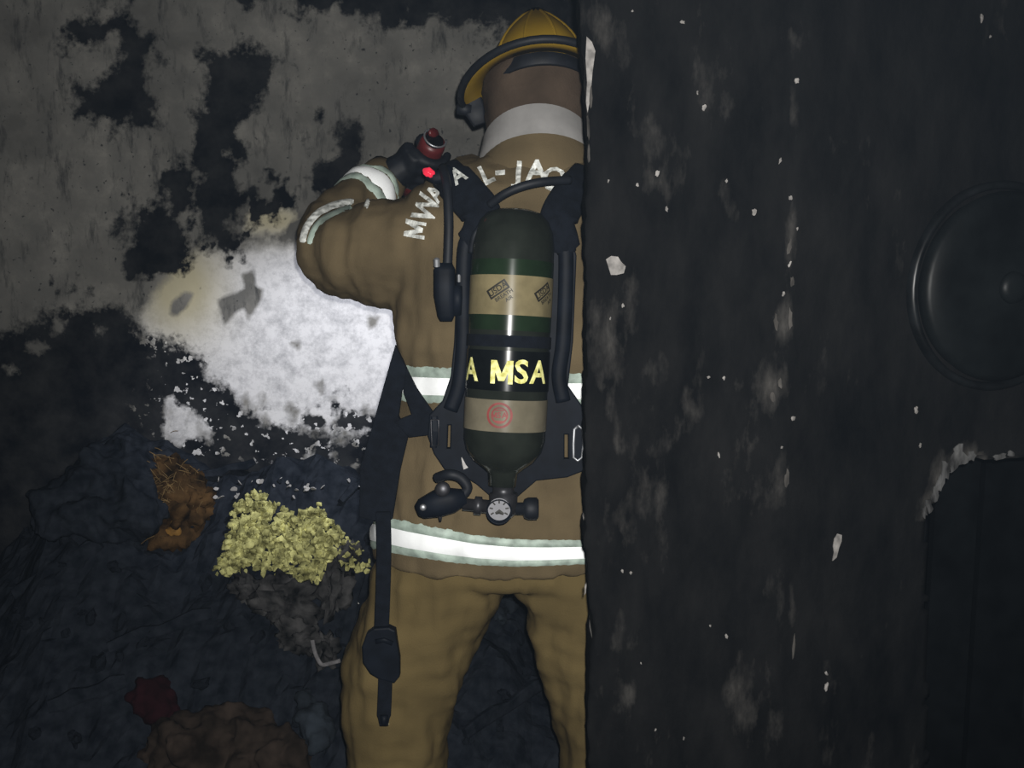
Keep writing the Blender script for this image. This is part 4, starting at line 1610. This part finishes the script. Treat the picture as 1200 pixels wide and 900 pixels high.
# red warning light on top of the hose
M['redled'] = mat('red_warning_light', (0.30, 0.01, 0.02), 0.3, 0.2, 60)
b = M['redled'].node_tree.nodes['Principled BSDF']
b.inputs['Emission Color'].default_value = (1.0, 0.04, 0.09, 1)
b.inputs['Emission Strength'].default_value = 0.55
o = mesh_obj('warning_light', *lump(P(502, 202, 1.64), (0.0115, 0.008, 0.0075), 5, 0.35, 3, 0.5), M['redled'], sc, True)
o['label'] = 'glowing red warning light'
mesh_obj('light_housing', *sweep([P(500, 206, 1.655), P(510, 209, 1.655), P(522, 206, 1.655), P(528, 198, 1.66)], [0.006, 0.011, 0.014, 0.010], 0.009, 12, 2.5), M['blackplastic'], sc, True)
# cylinder valve, gauge, hand wheel, reducer
VYY = 1.545
vb = mesh_obj('valve_body', *lathe(P(590, 556, VYY), (0, 0, -1), [(0, 0.020), (0.012, 0.021), (0.014, 0.017), (0.030, 0.017), (0.032, 0.023), (0.062, 0.022), (0.072, 0.012)], 24), M['brass'], sc, True)
ga = mesh_obj('gauge', *lathe(P(585, 597, VYY - 0.012), (0, -1, 0.05), [(-0.01, 0.0165), (0.012, 0.0205), (0.020, 0.0205), (0.021, 0.0185), (0.018, 0.0180)], 28), M['blackplastic'], sc, True)
gc = P(585, 597, VYY - 0.031)
mesh_obj('gauge_face', *lathe(gc + Vector((0, 0.0005, 0)), (0, -1, 0.05), [(-0.002, 0.0178), (0.0, 0.0178)], 28), M['white'], ga)
mb = MB()
for k in range(7):
    a = math.radians(-30 + 40 * k)
    d = Vector((math.cos(a), 0, math.sin(a)))
    mb.add(*sweep([gc + Vector((0, -0.0015, 0)) + d * 0.010, gc + Vector((0, -0.0015, 0)) + d * 0.0155], 0.0012, 0.0006, 6))
mb.build('gauge_marks', M['ink'], ga)
mesh_obj('gauge_needle', *sweep([gc + Vector((-0.006, -0.002, -0.006)), gc + Vector((0.0, -0.002, -0.003)), gc + Vector((0.007, -0.002, -0.007))], [0.002, 0.004, 0.002], 0.0007, 6), M['ink'], ga)
mesh_obj('hand_wheel', *lathe(P(600, 596, VYY), (1, 0, 0), [(0, 0.010), (0.018, 0.010), (0.020, 0.0155), (0.026, 0.018), (0.040, 0.018), (0.043, 0.014)], 24), M['rubber'], sc, True)
mesh_obj('coupling', *lathe(P(575, 594, VYY), (-1, 0, 0.1), [(0, 0.011), (0.014, 0.011), (0.015, 0.015), (0.026, 0.015), (0.027, 0.010), (0.045, 0.010)], 18), M['brass'], sc, True)
mesh_obj('reducer', *sweep([P(546, 582, VYY), P(530, 586, VYY), P(512, 590, VYY), P(494, 596, VYY), P(489, 598, VYY)], [0.012, 0.020, 0.022, 0.016, 0.010], [0.012, 0.018, 0.020, 0.016, 0.010], 16, 2.6), M['blackplastic'], sc, True)
mesh_obj('reducer_cap', *lathe(P(519, 573, VYY - 0.012), (0, -1, 0.2), [(0, 0.012), (0.012, 0.012), (0.015, 0.008)], 18), M['brass'], sc, True)
mesh_obj('reducer_bolt', *lathe(P(496, 594, VYY - 0.015), (0, -1, 0), [(0, 0.006), (0.006, 0.005), (0.007, 0.002)], 12), M['metal'], sc, True)
mesh_obj('reducer_pin', *tube([P(515, 596, VYY), P(516, 606, VYY), P(516, 611, VYY)], [0.004, 0.0035, 0.002], 8), M['brass'], sc, True)
mesh_obj('medium_hose', *tube(smoothpath([P(512, 560, VYY + 0.02), P(526, 556, VYY), P(540, 560, VYY), P(548, 572, VYY), P(540, 582, VYY)], 5), 0.0085, 10), M['rubber'], sc, True)
mesh_obj('white_tag', *sweep([P(541, 536, 1.612), P(544, 545, 1.61), P(546, 549, 1.61)], [0.0008, 0.003, 0.0045], 0.0012, 6), M['flake'], sc)
# waist straps and buckles
plate('waist_pad', [(464, 408), (472, 424), (479, 440), (470, 458), (466, 488), (478, 508), (468, 550), (459, 606), (440, 608), (423, 604), (424, 546), (438, 500), (452, 450)], 1.640, 0.012, M['webbing'], sc, (), 0.002)
plate('waist_strap', [(477, 434), (488, 456), (506, 482), (506, 508), (480, 511), (464, 494), (484, 486), (474, 458)], 1.636, 0.008, M['webbing'], sc, (), 0.0015)
mesh_obj('strap_slide', *sweep([P(509, 488, 1.615), P(510, 505, 1.613), P(508, 524, 1.615)], [0.006, 0.008, 0.006], 0.004, 8, 3), M['blackplastic'], sc)
mb = MB()
loop = [(673, 503), (678, 499), (683, 503), (684, 520), (682, 536), (677, 540), (672, 536), (672, 520), (673, 503), (678, 499)]
mb.add(*tube([P(a, b_, 1.606) for a, b_ in loop], 0.0024, 8))
bk = mb.build('buckle_loop', M['metal'], sc, True)
mb = MB()
loop = [(505, 492), (514, 492), (514, 522), (506, 522), (505, 492), (514, 492)]
mb.add(*tube([P(a, b_, 1.608) for a, b_ in loop], 0.0013, 6))
mb.build('buckle_loop', M['brass'], sc, True)
# loose strap end with its buckle
hs_ = [(449, 600), (450, 640), (449, 690), (447, 740)]
mesh_obj('hanging_strap', *sweep(smoothpath([P(a, b_, 1.628) for a, b_ in hs_], 5), 0.0130, 0.0028, 10, 4), M['webbing'], sc, True)
bb = plate('strap_buckle', [(432, 742), (440, 736), (456, 735), (462, 738), (464, 752), (467, 770), (467, 790), (462, 796), (446, 792), (436, 786), (428, 774), (427, 756)], 1.626, 0.014, M['blackplastic'], sc, (), 0.003)
mesh_obj('buckle_bar', *sweep([P(440, 752, 1.612), P(450, 750, 1.611), P(460, 754, 1.612)], 0.004, 0.003, 8, 3), M['blackplastic'], bb, True)
mesh_obj('strap_tail', *sweep(smoothpath([P(452, 786, 1.626), P(451, 815, 1.626), P(450, 838, 1.626), P(450, 850, 1.626)], 4), [0.0125] * 9 + [0.010, 0.009, 0.008, 0.0075], 0.0028, 10, 4), M['webbing'], sc, True)
mesh_obj('tail_tip', *lathe(P(450, 838, 1.622), (0, 0, -1), [(0, 0.007), (0.014, 0.0065), (0.018, 0.003)], 12), M['blackplastic'], sc, True)
